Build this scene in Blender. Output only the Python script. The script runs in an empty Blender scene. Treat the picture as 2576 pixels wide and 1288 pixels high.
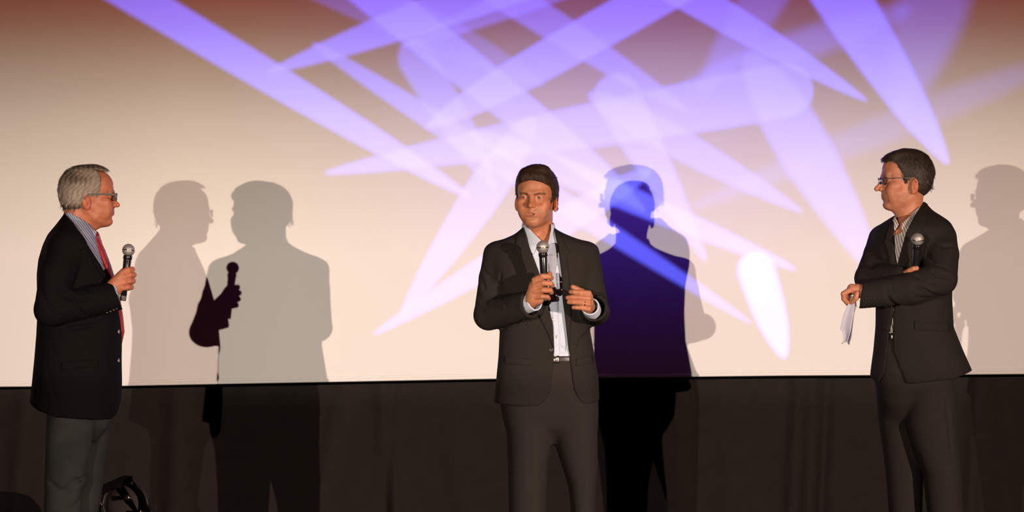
import bpy, bmesh, math, random
import numpy as np
from mathutils import Vector, Matrix
from mathutils.bvhtree import BVHTree
from mathutils.geometry import delaunay_2d_cdt

random.seed(3); np.random.seed(3)
sc = bpy.context.scene
C = bpy.context.collection
PI = math.pi

# ------------------------------------------------------------------ camera
CAMZ, FPX = 1.45, 6500.0
YM, YS = 10.0, 12.0                     # depth of the men and of the screen
cam = bpy.data.cameras.new('camera'); cam_o = bpy.data.objects.new('camera', cam); C.objects.link(cam_o)
cam_o.location = (0, 0, CAMZ); cam_o.rotation_euler = (PI/2, 0, 0)
cam.sensor_width = 36; cam.lens = FPX/2576*36; cam.clip_end = 200
sc.camera = cam_o

# ------------------------------------------------------------------ world and exposure
w = bpy.data.worlds.new('hall'); sc.world = w; w.use_nodes = True
w.node_tree.nodes['Background'].inputs[0].default_value = (0.014, 0.0008, 0.0035, 1)
w.node_tree.nodes['Background'].inputs[1].default_value = 1.0
sc.view_settings.view_transform = 'Standard'; sc.view_settings.look = 'None'
sc.view_settings.exposure = 0; sc.view_settings.gamma = 1; sc.view_settings.use_curve_mapping = False
sc.cycles.max_bounces = 5; sc.cycles.diffuse_bounces = 3
sc.cycles.sample_clamp_indirect = 4

# ------------------------------------------------------------------ lamps
def lamp_nodes(L):
    L.use_nodes = True; nt = L.node_tree; nt.nodes.clear()
    out = nt.nodes.new('ShaderNodeOutputLight'); em = nt.nodes.new('ShaderNodeEmission')
    nt.links.new(em.outputs[0], out.inputs[0])
    tc = nt.nodes.new('ShaderNodeTexCoord'); sp = nt.nodes.new('ShaderNodeSeparateXYZ')
    nt.links.new(tc.outputs['Normal'], sp.inputs[0])
    return nt, em, sp
def M(nt, op, a, b=None, c=None, clamp=False):
    n = nt.nodes.new('ShaderNodeMath'); n.operation = op; n.use_clamp = clamp
    for i, v in enumerate((a, b, c)):
        if v is None: continue
        if isinstance(v, (int, float)): n.inputs[i].default_value = v
        else: nt.links.new(v, n.inputs[i])
    return n.outputs[0]
def point_lamp(name, loc, power, radius):
    L = bpy.data.lights.new(name, 'POINT'); L.energy = power; L.shadow_soft_size = radius
    o = bpy.data.objects.new(name, L); C.objects.link(o)
    o.location = loc; o.rotation_euler = (PI/2, 0, 0)      # local -Z looks at the screen
    return L, o
SZ = lambda py: CAMZ + (644-py)*YS/FPX
SX = lambda px: (px-1288)*YS/FPX

def slopes(nt, sp):
    az = M(nt, 'ABSOLUTE', sp.outputs[2])
    return M(nt, 'DIVIDE', sp.outputs[0], az), M(nt, 'DIVIDE', sp.outputs[1], az), M(nt, 'LESS_THAN', sp.outputs[2], 0.0)

# two front of house profile lamps with a soft warm upper edge
def front_lamp(name, loc, power, gain, tint, across, low):
    L, o = point_lamp(name, loc, power, 0.022)
    nt, em, sp = lamp_nodes(L)
    u, v, front = slopes(nt, sp)
    lo, hi = -0.09, 0.10
    t = M(nt, 'DIVIDE', M(nt, 'SUBTRACT', v, lo), hi-lo, clamp=True)
    cr = nt.nodes.new('ShaderNodeValToRGB'); nt.links.new(t, cr.inputs[0])
    stops = [(-140, (.14, .018, .016)), (0, (.28, .092, .056)), (60, (.335, .155, .098)), (130, (.44, .27, .19)),
             (210, (.57, .405, .30)), (310, (.78, .59, .455)), (450, (1.02, .79, .62)), (640, (1.24, .97, .80)), (900, (1.25, .99, .83)),
             (975, (1.25, .99, .83)), (1060, tuple(low*c for c in (1.27, 1.0, .84)))]
    stops = [(py, tuple(c[i]*tint[i] for i in range(3))) for py, c in stops]
    pts = sorted(((( (SZ(py)-loc[2])/(YS-loc[1]))-lo)/(hi-lo), c) for py, c in stops)
    e = cr.color_ramp.elements
    while len(e) > 1: e.remove(e[-1])
    e[0].position = pts[0][0]; e[0].color = (*pts[0][1], 1)
    for p, c in pts[1:]:
        q = e.new(p); q.color = (*c, 1)
    nt.links.new(cr.outputs[0], em.inputs[0])
    # the beam is not even from side to side
    ua, ub = (SX(-400)-loc[0])/(YS-loc[1]), (SX(3000)-loc[0])/(YS-loc[1])
    c2 = nt.nodes.new('ShaderNodeValToRGB'); nt.links.new(M(nt, 'DIVIDE', M(nt, 'SUBTRACT', u, ua), ub-ua, clamp=True), c2.inputs[0])
    e = c2.color_ramp.elements
    while len(e) > 1: e.remove(e[-1])
    for i, (px, g) in enumerate(across):
        p = (px+400)/3400
        if i == 0: e[0].position = p; q = e[0]
        else: q = e.new(p)
        q.color = (g, g, g, 1)
    st = M(nt, 'MULTIPLY', M(nt, 'MULTIPLY', front, gain), c2.outputs[0])
    nt.links.new(st, em.inputs[1])
front_lamp('front_lamp_house_left', (-2.22, 0.0, 1.83), 4300, 0.50, (1, 1.05, 1.04), [(-400, .85), (60, 1.0), (730, 1.22), (1400, 1.20), (2450, 1.15), (3000, .95)], .50)
front_lamp('front_lamp_house_right', (6.37, 0.0, 1.83), 4300, 0.80, (1, .94, .93), [(-400, 1.2), (60, 1.38), (450, 1.62), (900, 1.42), (1500, 1.24), (2450, 1.10), (3000, .90)], .92)

# gobo projector over the stage: long blades of blue light, drawn in its gate plane
GP = (0.55, 7.5, 5.4)
GD = YS-GP[1]
def gobo(name, loc, power, blades, wash, col_blade, col_wash):
    L, o = point_lamp(name, loc, power, 0.012)
    nt, em, sp = lamp_nodes(L)
    u, v, front = slopes(nt, sp)
    # gate coordinates in picture-sized units (1 unit = 1/6500*12 m on the screen)
    k = (YS-loc[1])*FPX/YS
    gx = M(nt, 'MULTIPLY_ADD', u, k, 1288+loc[0]*FPX/YS)
    gy = M(nt, 'MULTIPLY_ADD', v, -k, 644-(loc[2]-CAMZ)*FPX/YS)
    tot = None
    for (ax, ay, bx, by, hw, sharp, soft, inten, *rr) in blades:
        Lx, Ly = bx-ax, by-ay; LL = math.hypot(Lx, Ly); dx, dy = Lx/LL, Ly/LL
        t = M(nt, 'ADD', M(nt, 'MULTIPLY', gx, dx/LL), M(nt, 'MULTIPLY_ADD', gy, dy/LL, -(ax*dx+ay*dy)/LL))
        s = M(nt, 'ABSOLUTE', M(nt, 'ADD', M(nt, 'MULTIPLY', gx, -dy), M(nt, 'MULTIPLY_ADD', gy, dx, ax*dy-ay*dx)))
        # half width: rounded at A, drawn to a point at B
        tt = M(nt, 'MAXIMUM', t, 0.0)
        taper = M(nt, 'POWER', M(nt, 'MAXIMUM', M(nt, 'SUBTRACT', 1.0, M(nt, 'POWER', tt, sharp)), 0.0), 0.72)
        r0 = rr[0] if rr else min(0.35, 1.1*hw/LL)
        head = M(nt, 'DIVIDE', t, r0, clamp=True)
        head = M(nt, 'SQRT', M(nt, 'SUBTRACT', 1.0, M(nt, 'POWER', M(nt, 'SUBTRACT', 1.0, head), 2.0)))
        wd = M(nt, 'MULTIPLY', M(nt, 'MULTIPLY', taper, head), hw)
        # inside only for 0<t<1
        e = M(nt, 'SUBTRACT', wd, s)
        mr = nt.nodes.new('ShaderNodeMapRange'); mr.interpolation_type = 'SMOOTHSTEP'
        nt.links.new(e, mr.inputs[0]); mr.inputs[1].default_value = -soft; mr.inputs[2].default_value = soft
        mr.inputs[3].default_value = 0; mr.inputs[4].default_value = inten
        m = mr.outputs[0]
        m = M(nt, 'MULTIPLY', m, M(nt, 'MULTIPLY', M(nt, 'SUBTRACT', t, -soft/LL), LL/(2*soft), clamp=True))
        m = M(nt, 'MULTIPLY', m, M(nt, 'LESS_THAN', t, 1.0))
        tot = m if tot is None else M(nt, 'ADD', tot, m)
    # the gate lets no more through where cut-outs cross: soft limit
    tot = M(nt, 'DIVIDE', tot, M(nt, 'MULTIPLY_ADD', tot, .30, 1.0))
    # stray light of the lens: a broad soft glow
    wx, wy, wr, wi = wash
    q = M(nt, 'ADD', M(nt, 'POWER', M(nt, 'DIVIDE', M(nt, 'ABSOLUTE', M(nt, 'SUBTRACT', gx, wx)), wr[0]), 2.0),
          M(nt, 'POWER', M(nt, 'DIVIDE', M(nt, 'ABSOLUTE', M(nt, 'SUBTRACT', gy, wy)), wr[1]), 2.0))
    g = M(nt, 'MULTIPLY', M(nt, 'EXPONENT', M(nt, 'MULTIPLY', q, -1.0)), wi)
    # lens field: the upper, nearer part of the picture is held back so that the beam looks even
    fld = M(nt, 'MULTIPLY_ADD', M(nt, 'DIVIDE', gy, 620.0, clamp=True), .40, .60)
    tot = M(nt, 'MULTIPLY', tot, fld); g = M(nt, 'MULTIPLY', g, fld)
    mix = nt.nodes.new('ShaderNodeCombineXYZ')
    for i in range(3):
        a = M(nt, 'ADD', M(nt, 'MULTIPLY', tot, col_blade[i]), M(nt, 'MULTIPLY', g, col_wash[i]))
        nt.links.new(a, mix.inputs[i])
    nt.links.new(mix.outputs[0], em.inputs[0]); nt.links.new(front, em.inputs[1])

# (start x,y)  (tip x,y)  half width, taper exponent, edge softness, strength
BLADES = [
    (60, -175, 1185, 497, 44, 3.2, 3, 1.0),
    (1560, -140, 668, 184, 54, 2.2, 4, .80),
    (690, -215, 1625, 532, 50, 5.0, 4, .80),
    (785, 108, 1892, 814, 30, 3.0, 3, .62, .50),
    (1180, 330, 2003, 678, 34, 2.6, 4, .85, .35),
    (1850, -120, 1070, 322, 50, 5.0, 4, .85),
    (1130, -105, 1735, 285, 42, 2.6, 5, .50),
    (1560, -115, 2182, 254, 45, 2.0, 3, .80),
    (1985, -215, 2385, 412, 72, 2.4, 8, 1.05),
    (1022, 108, 1250, 480, 46, 2.6, 6, .50),
    (1345, 295, 1008, 795, 54, 1.9, 4, .70, .5),
    (1640, 425, 938, 842, 40, 1.9, 3, .75, .50),
    (2045, 215, 815, 436, 68, 1.6, 7, .75),
    (1525, 192, 1775, 655, 64, 1.05, 8, .70),
    (1480, 235, 2020, 534, 45, 1.8, 5, .50, .5),
    (1880, 130, 2215, 700, 76, 2.0, 14, .62, .55),
    (1888, 636, 1974, 900, 44, 2.8, 7, 2.6),
    (2660, 150, 1730, 525, 42, 2.5, 20, .13, .5),
    (2290, 20, 1720, 215, 40, 3.0, 22, .30, .5),
    (2010, -140, 1760, 240, 55, 3.0, 18, .30, .4),
    (2400, -160, 2260, 290, 95, 2.4, 28, .30, .5),
    (600, -160, 1370, 215, 62, 3.0, 6, .24),
    (1560, -95, 1000, 120, 38, 2.4, 5, .42),
]
gobo('gobo_projector', GP, 2600, BLADES, (1600, 290, (560, 340), .36), (.135, .15, 1.30), (.10, .035, .70))

# ------------------------------------------------------------------ materials
def mat(name, col, rough=.8, noise=0, nscale=30, bump=0, bscale=200, metal=0, spec=.3, sss=0, coat=0, tint=None, sheen=0):
    m = bpy.data.materials.new(name); m.use_nodes = True; nt = m.node_tree
    b = nt.nodes['Principled BSDF']
    b.inputs['Base Color'].default_value = (*col, 1); b.inputs['Roughness'].default_value = rough
    b.inputs['Metallic'].default_value = metal; b.inputs['Specular IOR Level'].default_value = spec
    if coat: b.inputs['Coat Weight'].default_value = coat
    if sheen:
        b.inputs['Sheen Weight'].default_value = sheen; b.inputs['Sheen Roughness'].default_value = .5
    if sss:
        b.inputs['Subsurface Weight'].default_value = sss; b.inputs['Subsurface Scale'].default_value = .01
        b.inputs['Subsurface Radius'].default_value = (1, .35, .2)
    tc = nt.nodes.new('ShaderNodeTexCoord')
    if noise:
        n = nt.nodes.new('ShaderNodeTexNoise'); n.inputs['Scale'].default_value = nscale; n.inputs['Detail'].default_value = 4
        nt.links.new(tc.outputs['Object'], n.inputs['Vector'])
        mx = nt.nodes.new('ShaderNodeMixRGB')
        c2 = tint if tint else tuple(min(1, c*(1+noise)) for c in col)
        mx.inputs[1].default_value = (*[c*(1-noise*.5) for c in col], 1); mx.inputs[2].default_value = (*c2, 1)
        nt.links.new(n.outputs['Fac'], mx.inputs[0]); nt.links.new(mx.outputs[0], b.inputs['Base Color'])
    if bump:
        n = nt.nodes.new('ShaderNodeTexNoise'); n.inputs['Scale'].default_value = bscale; n.inputs['Detail'].default_value = 3
        nt.links.new(tc.outputs['Object'], n.inputs['Vector'])
        bp = nt.nodes.new('ShaderNodeBump'); bp.inputs['Strength'].default_value = bump; bp.inputs['Distance'].default_value = .002
        nt.links.new(n.outputs['Fac'], bp.inputs['Height']); nt.links.new(bp.outputs[0], b.inputs['Normal'])
    return m
def skin_mat(name):
    m = mat(name, (.5, .2, .11), .48, sss=.08, spec=.35, bump=.25, bscale=420)
    nt = m.node_tree; b = nt.nodes['Principled BSDF']
    a = nt.nodes.new('ShaderNodeVertexColor'); a.layer_name = 'tone'
    n = nt.nodes.new('ShaderNodeTexNoise'); n.inputs['Scale'].default_value = 45; n.inputs['Detail'].default_value = 3
    tc = nt.nodes.new('ShaderNodeTexCoord'); nt.links.new(tc.outputs['Object'], n.inputs['Vector'])
    mx = nt.nodes.new('ShaderNodeMixRGB'); mx.blend_type = 'MULTIPLY'; mx.inputs[0].default_value = 1
    cr = nt.nodes.new('ShaderNodeValToRGB'); cr.color_ramp.elements[0].color = (.86, .80, .78, 1); cr.color_ramp.elements[1].color = (1.1, 1.12, 1.1, 1)
    cr.color_ramp.elements[0].position = .3; cr.color_ramp.elements[1].position = .7
    nt.links.new(n.outputs['Fac'], cr.inputs[0])
    nt.links.new(a.outputs[0], mx.inputs[1]); nt.links.new(cr.outputs[0], mx.inputs[2]); nt.links.new(mx.outputs[0], b.inputs['Base Color'])
    return m
def stripe_mat(name, base, line, period, width, direction, rough=.75):
    """woven stripes running along the cloth; direction = unit vector across the stripes"""
    m = mat(name, base, rough, bump=.15, bscale=500); nt = m.node_tree; b = nt.nodes['Principled BSDF']
    tc = nt.nodes.new('ShaderNodeTexCoord')
    vm = nt.nodes.new('ShaderNodeVectorMath'); vm.operation = 'DOT_PRODUCT'; vm.inputs[1].default_value = direction
    nt.links.new(tc.outputs['Object'], vm.inputs[0])
    x = M(nt, 'FRACT', M(nt, 'DIVIDE', vm.outputs['Value'], period))
    d = M(nt, 'ABSOLUTE', M(nt, 'SUBTRACT', x, .5))
    mr = nt.nodes.new('ShaderNodeMapRange'); nt.links.new(d, mr.inputs[0])
    mr.inputs[1].default_value = width*.5-.06; mr.inputs[2].default_value = width*.5+.06
    mx = nt.nodes.new('ShaderNodeMixRGB'); mx.inputs[1].default_value = (*line, 1); mx.inputs[2].default_value = (*base, 1)
    nt.links.new(mr.outputs[0], mx.inputs[0]); nt.links.new(mx.outputs[0], b.inputs['Base Color'])
    return m
def hair_mat(name, c1, c2):
    m = mat(name, c1, .5, spec=.25); nt = m.node_tree; b = nt.nodes['Principled BSDF']
    a = nt.nodes.new('ShaderNodeVertexColor'); a.layer_name = 'tone'
    mx = nt.nodes.new('ShaderNodeMixRGB'); mx.inputs[1].default_value = (*c1, 1); mx.inputs[2].default_value = (*c2, 1)
    nt.links.new(a.outputs[0], mx.inputs[0])
    nt.links.new(mx.outputs[0], b.inputs['Base Color'])
    return m
MT = {}
MT['screen'] = mat('screen_fabric', (.80, .80, .78), .9, spec=.1)
MT['hem'] = mat('screen_hem', (.70, .70, .68), .9, spec=.1)
MT['curtain'] = mat('black_molton', (.0205, .0165, .0150), .95, noise=.25, nscale=14, bump=.3, bscale=400, spec=.05)
MT['batten'] = mat('black_batten', (.002, .002, .002), .9, spec=.0)
MT['floor'] = mat('stage_floor', (.014, .012, .011), .85, noise=.3, nscale=6, bump=.2, spec=.04)
MT['wall'] = mat('dark_wall', (.012, .011, .011), .9, spec=.05)
MT['skin'] = skin_mat('skin')
MT['suit'] = mat('charcoal_suit', (.0215, .0182, .0160), .85, noise=.12, nscale=60, bump=.25, bscale=900, spec=.08)
MT['suit_black'] = mat('black_blazer', (.0040, .0035, .0032), .85, noise=.2, nscale=60, bump=.25, bscale=900, spec=.08)
MT['suit_brown'] = mat('dark_brown_suit', (.0165, .0135, .0122), .85, noise=.15, nscale=60, bump=.25, bscale=900, spec=.08)
MT['trouser'] = mat('charcoal_trousers', (.0270, .0225, .0205), .85, noise=.12, nscale=60, bump=.25, bscale=900, spec=.08)
MT['trouser_brown'] = mat('brown_black_trousers', (.0215, .0180, .0155), .85, noise=.15, nscale=60, bump=.25, bscale=900, spec=.08)
MT['jeans'] = mat('blue_jeans', (.016, .020, .024), .9, noise=.9, nscale=7, bump=.5, bscale=600, spec=.05, tint=(.050, .052, .046))
MT['shirt_blue'] = mat('pale_blue_shirt', (.50, .56, .66), .8, bump=.15, bscale=600, spec=.15)
MT['shirt_l'] = stripe_mat('blue_striped_shirt', (.34, .355, .45), (.10, .115, .20), .0075, .38, (.82, 0, .57))
MT['shirt_r'] = stripe_mat('grey_striped_shirt', (.50, .46, .44), (.15, .13, .13), .0085, .36, (.93, .30, .20))
MT['tie'] = mat('red_tie', (.23, .005, .008), .5, noise=.3, nscale=80, bump=.2, bscale=500, spec=.3, sheen=.2)
MT['leather'] = mat('black_leather', (.012, .010, .010), .35, bump=.3, bscale=200, spec=.5)
MT['metal'] = mat('polished_metal', (.75, .70, .62), .22, metal=1)
MT['gold'] = mat('gold_ring', (.85, .62, .28), .2, metal=1)
MT['brass'] = mat('dull_brass_button', (.55, .46, .32), .35, metal=1)
MT['darkbutton'] = mat('dark_button', (.012, .010, .010), .4, spec=.35)
MT['white_eye'] = mat('eye_white', (.23, .19, .175), .15, spec=.6)
MT['iris'] = mat('iris', (.05, .045, .05), .1, spec=.7)
MT['teeth'] = mat('teeth', (.38, .28, .22), .3, spec=.4)
MT['mic_black'] = mat('mic_body', (.008, .008, .009), .22, spec=.6, coat=.6)
MT['frame_grey'] = mat('glasses_grey', (.105, .095, .085), .6, metal=0, spec=.2)
MT['frame_dark'] = mat('glasses_dark', (.03, .028, .03), .3, metal=.5)
MT['paper'] = mat('paper', (.40, .40, .47), .8, spec=.15, noise=.08, nscale=20)  # white sheets; their bluish backlit shade is put into the base colour
MT['lamp_black'] = mat('lamp_housing', (.014, .0125, .012), .45, bump=.2, spec=.4)
MT['lamp_glass'] = mat('lamp_filter', (.042, .033, .030), .4, spec=.4)
# mesh grille
def grille_mat():
    m = mat('mic_grille', (.36, .34, .325), .42, metal=.55); nt = m.node_tree; b = nt.nodes['Principled BSDF']
    tc = nt.nodes.new('ShaderNodeTexCoord'); v = nt.nodes.new('ShaderNodeTexVoronoi'); v.inputs['Scale'].default_value = 700
    nt.links.new(tc.outputs['Object'], v.inputs['Vector'])
    bp = nt.nodes.new('ShaderNodeBump'); bp.inputs['Strength'].default_value = .45; bp.inputs['Distance'].default_value = .0008
    nt.links.new(v.outputs['Distance'], bp.inputs['Height']); nt.links.new(bp.outputs[0], b.inputs['Normal'])
    return m
MT['grille'] = grille_mat()
def glass_mat():
    m = bpy.data.materials.new('spectacle_lens'); m.use_nodes = True; nt = m.node_tree; nt.nodes.clear()
    o = nt.nodes.new('ShaderNodeOutputMaterial'); t = nt.nodes.new('ShaderNodeBsdfTransparent'); g = nt.nodes.new('ShaderNodeBsdfGlossy')
    g.inputs['Roughness'].default_value = .05; mx = nt.nodes.new('ShaderNodeMixShader'); f = nt.nodes.new('ShaderNodeFresnel')
    f.inputs[0].default_value = 1.7
    t.inputs[0].default_value = (.93, .95, .96, 1)
    nt.links.new(f.outputs[0], mx.inputs[0]); nt.links.new(t.outputs[0], mx.inputs[1]); nt.links.new(g.outputs[0], mx.inputs[2]); nt.links.new(mx.outputs[0], o.inputs[0])
    return m
MT['lens'] = glass_mat()

# ------------------------------------------------------------------ object helpers
def mesh_obj(name, verts, faces, m, parent=None, smooth=True, mats=None, midx=None):
    me = bpy.data.meshes.new(name)
    me.from_pydata([tuple(v) for v in verts], [], [tuple(f) for f in faces])
    for k in ([m] if mats is None else mats): me.materials.append(k)
    if smooth: me.polygons.foreach_set('use_smooth', [True]*len(me.polygons))
    if midx is not None: me.polygons.foreach_set('material_index', midx)
    me.update()
    o = bpy.data.objects.new(name, me); C.objects.link(o)
    if parent is not None: o.parent = parent
    return o
def add_tone(o, cols):
    ca = o.data.color_attributes.new('tone', 'FLOAT_COLOR', 'POINT')
    a = np.ones((len(o.data.vertices), 4), np.float32); a[:, :cols.shape[1]] = cols
    ca.data.foreach_set('color', a.ravel())
def bm_obj(name, bm, m, parent=None, smooth=False):
    me = bpy.data.meshes.new(name); bm.to_mesh(me); bm.free()
    me.materials.append(m)
    if smooth: me.polygons.foreach_set('use_smooth', [True]*len(me.polygons))
    o = bpy.data.objects.new(name, me); C.objects.link(o)
    if parent is not None: o.parent = parent
    return o
def thing(name, label, cat, loc=(0, 0, 0), rotz=0, group=None):
    o = bpy.data.objects.new(name, None); C.objects.link(o); o.empty_display_size = .1
    o.location = loc; o.rotation_euler = (0, 0, rotz); o['label'] = label; o['category'] = cat
    if group: o['group'] = group
    return o
def lathe(profile, seg=32):
    """profile [(r,z)] about local z"""
    V, F = [], []
    for r, z in profile:
        for i in range(seg):
            a = 2*PI*i/seg; V.append((r*math.cos(a), r*math.sin(a), z))
    n = len(profile)
    for j in range(n-1):
        for i in range(seg):
            k = (i+1) % seg; F.append((j*seg+i, j*seg+k, (j+1)*seg+k, (j+1)*seg+i))
    F.append(tuple(range(seg))[::-1]); F.append(tuple((n-1)*seg+i for i in range(seg)))
    return V, F
def tube_mesh(pts, rad, seg=12):
    P = [Vector(p) for p in pts]; R = rad if hasattr(rad, '__len__') else [rad]*len(P)
    V, F = [], []; up = Vector((0, 0, 1))
    for i, p in enumerate(P):
        t = (P[min(i+1, len(P)-1)]-P[max(i-1, 0)]).normalized()
        a = t.cross(up);  a = a.normalized() if a.length > 1e-3 else t.cross(Vector((1, 0, 0))).normalized()
        b = a.cross(t).normalized()
        for k in range(seg):
            g = 2*PI*k/seg; V.append(p+(a*math.cos(g)+b*math.sin(g))*R[i])
    for i in range(len(P)-1):
        for k in range(seg):
            q = (k+1) % seg; F.append((i*seg+k, i*seg+q, (i+1)*seg+q, (i+1)*seg+k))
    F.append(tuple(range(seg))[::-1]); F.append(tuple((len(P)-1)*seg+k for k in range(seg)))
    return V, F

# ------------------------------------------------------------------ signed distance fields -> one smooth mesh
class Field:
    def __init__(s, lo, hi, h):
        s.lo = np.array(lo, float); s.h = h
        n = np.ceil((np.array(hi)-s.lo)/h).astype(int)+1
        s.n = n; s.ax = [s.lo[i]+h*np.arange(n[i]) for i in range(3)]
        s.f = np.full(n, .2, np.float32)
    def blank(s):
        g = Field(s.lo, s.lo+s.h*1.5, s.h); g.n = s.n; g.ax = s.ax; g.f = np.full(s.n, .2, np.float32); return g
    def sl(s, lo, hi):
        r = []
        for i in range(3):
            a = max(0, int(math.floor((lo[i]-s.lo[i])/s.h))); b = min(int(s.n[i]), int(math.ceil((hi[i]-s.lo[i])/s.h))+1)
            if b <= a: return None
            r.append(slice(a, b))
        return tuple(r)
    def grid(s, sl):
        return (s.ax[0][sl[0]][:, None, None].astype(np.float32), s.ax[1][sl[1]][None, :, None].astype(np.float32), s.ax[2][sl[2]][None, None, :].astype(np.float32))
    def op(s, prim, kind='u', k=0.0):
        fn, lo, hi = prim
        m = k+3*s.h+.004
        sl = s.sl(np.array(lo)-m, np.array(hi)+m)
        if sl is None: return s
        d = fn(*s.grid(sl)); a = s.f[sl]
        if kind == 'u':
            if k > 0:
                t = np.clip(.5+.5*(a-d)/k, 0, 1); r = d*t+a*(1-t)-k*t*(1-t)
            else: r = np.minimum(a, d)
        else:
            if kind == 's': d = -d
            if k > 0:
                t = np.clip(.5+.5*(d-a)/k, 0, 1); r = d*t+a*(1-t)+k*t*(1-t)
            else: r = np.maximum(a, d)
        s.f[sl] = r
        return s
    def mesh(s, smooth=1):
        f = s.f; f[0] = f[-1] = .1; f[:, 0] = f[:, -1] = .1; f[:, :, 0] = f[:, :, -1] = .1
        S = f < 0; nx, ny, nz = f.shape
        cnt = np.zeros((nx-1, ny-1, nz-1), np.int8)
        cs = [(i, j, k) for i in (0, 1) for j in (0, 1) for k in (0, 1)]
        for i, j, k in cs: cnt += S[i:nx-1+i, j:ny-1+j, k:nz-1+k]
        act = (cnt > 0) & (cnt < 8)
        I, J, K = np.nonzero(act); N = len(I)
        idx = np.full(act.shape, -1, np.int64); idx[act] = np.arange(N)
        pos = np.zeros((N, 3)); c = np.zeros(N)
        base = np.stack([I, J, K], 1).astype(float)
        for a in cs:
            for ax in range(3):
                if a[ax]: continue
                b = list(a); b[ax] = 1
                fa = f[I+a[0], J+a[1], K+a[2]]; fb = f[I+b[0], J+b[1], K+b[2]]
                m = (fa < 0) != (fb < 0)
                t = fa[m]/(fa[m]-fb[m])
                p = np.tile(np.array(a, float), (m.sum(), 1)); p[:, ax] += t
                pos[m] += p; c[m] += 1
        pos = base+pos/c[:, None]
        V = s.lo+pos*s.h
        faces = []
        for ax in range(3):
            o = [q for q in range(3) if q != ax]
            sh = [slice(None)]*3; sh2 = [slice(None)]*3
            sh[ax] = slice(0, -1); sh2[ax] = slice(1, None)
            ch = S[tuple(sh)] != S[tuple(sh2)]
            P = np.nonzero(ch); P = np.stack(P, 1)
            lim = np.array(act.shape)
            ok = (P[:, o[0]] >= 1) & (P[:, o[1]] >= 1) & (P[:, o[0]] < lim[o[0]]) & (P[:, o[1]] < lim[o[1]])
            P = P[ok]
            ins = S[P[:, 0], P[:, 1], P[:, 2]]
            q = []
            for d0, d1 in ((1, 1), (0, 1), (0, 0), (1, 0)):
                R = P.copy(); R[:, o[0]] -= d0; R[:, o[1]] -= d1
                q.append(idx[R[:, 0], R[:, 1], R[:, 2]])
            q = np.stack(q, 1)
            flip = ins if ax == 1 else ~ins
            q[flip] = q[flip][:, ::-1]
            faces.append(q)
        Fc = np.concatenate(faces)
        for _ in range(smooth):
            acc = np.zeros_like(V); n = np.zeros(len(V))
            for a, b in ((0, 1), (1, 2), (2, 3), (3, 0)):
                np.add.at(acc, Fc[:, a], V[Fc[:, b]]); np.add.at(n, Fc[:, a], 1)
                np.add.at(acc, Fc[:, b], V[Fc[:, a]]); np.add.at(n, Fc[:, b], 1)
            V = V*.5+.5*acc/np.maximum(n, 1)[:, None]
        return V, Fc

def largest(V, Fc):
    lab = np.arange(len(V))
    while True:
        m = lab[Fc].min(1); new = lab.copy()
        for k in range(4): np.minimum.at(new, Fc[:, k], m)
        new = new[new]
        if (new == lab).all(): break
        lab = new
    u_, c_ = np.unique(lab, return_counts=True); keep = lab == u_[c_.argmax()]
    idx = np.cumsum(keep)-1
    return V[keep], idx[Fc[keep[Fc[:, 0]]]]
def ell(c, r, rot=None):
    c = np.array(c, float); r = np.array(r, float)
    R = None if rot is None else np.array(rot.to_3x3()).T if hasattr(rot, 'to_3x3') else None
    def fn(X, Y, Z):
        x, y, z = X-c[0], Y-c[1], Z-c[2]
        if R is not None:
            x, y, z = R[0, 0]*x+R[0, 1]*y+R[0, 2]*z, R[1, 0]*x+R[1, 1]*y+R[1, 2]*z, R[2, 0]*x+R[2, 1]*y+R[2, 2]*z
        k0 = np.sqrt((x/r[0])**2+(y/r[1])**2+(z/r[2])**2); k1 = np.sqrt((x/r[0]**2)**2+(y/r[1]**2)**2+(z/r[2]**2)**2)+1e-9
        return k0*(k0-1)/k1
    m = r.max() if R is not None else r
    return fn, c-m, c+m
def tube(pts, rad, ys=1.0):
    """smooth chain of tapered capsules"""
    P = np.array(pts, float); R = np.array(rad, float) if hasattr(rad, '__len__') else np.full(len(P), rad)
    def fn(X, Y, Z):
        best = None
        for i in range(len(P)-1):
            a, b = P[i].copy(), P[i+1].copy(); y = Y
            if ys != 1: y = a[1]+(Y-a[1])/ys; b[1] = a[1]+(b[1]-a[1])/ys
            d = b-a; L = (d*d).sum()+1e-12
            t = np.clip(((X-a[0])*d[0]+(y-a[1])*d[1]+(Z-a[2])*d[2])/L, 0, 1)
            v = np.sqrt((X-a[0]-t*d[0])**2+(y-a[1]-t*d[1])**2+(Z-a[2]-t*d[2])**2)-(R[i]+t*(R[i+1]-R[i]))
            if best is None: best = v
            else:
                k = .012 if R.max() > .02 else .0015; h = np.clip(.5+.5*(best-v)/k, 0, 1); best = v*h+best*(1-h)-k*h*(1-h)*.6
        return best
    m = R.max()*max(1, ys)
    return fn, P.min(0)-m, P.max(0)+m
def inter(prim, *others):
    fn, lo, hi = prim
    def g(X, Y, Z):
        d = fn(X, Y, Z)
        for o in others: d = np.maximum(d, o(X, Y, Z))
        return d
    return g, lo, hi
def plane(p, n):
    """keeps the side against n"""
    p = np.array(p, float); n = np.array(n, float); n /= np.linalg.norm(n)
    return lambda X, Y, Z: (X-p[0])*n[0]+(Y-p[1])*n[1]+(Z-p[2])*n[2]
def neg(fn): return lambda X, Y, Z: -fn(X, Y, Z)
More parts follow.
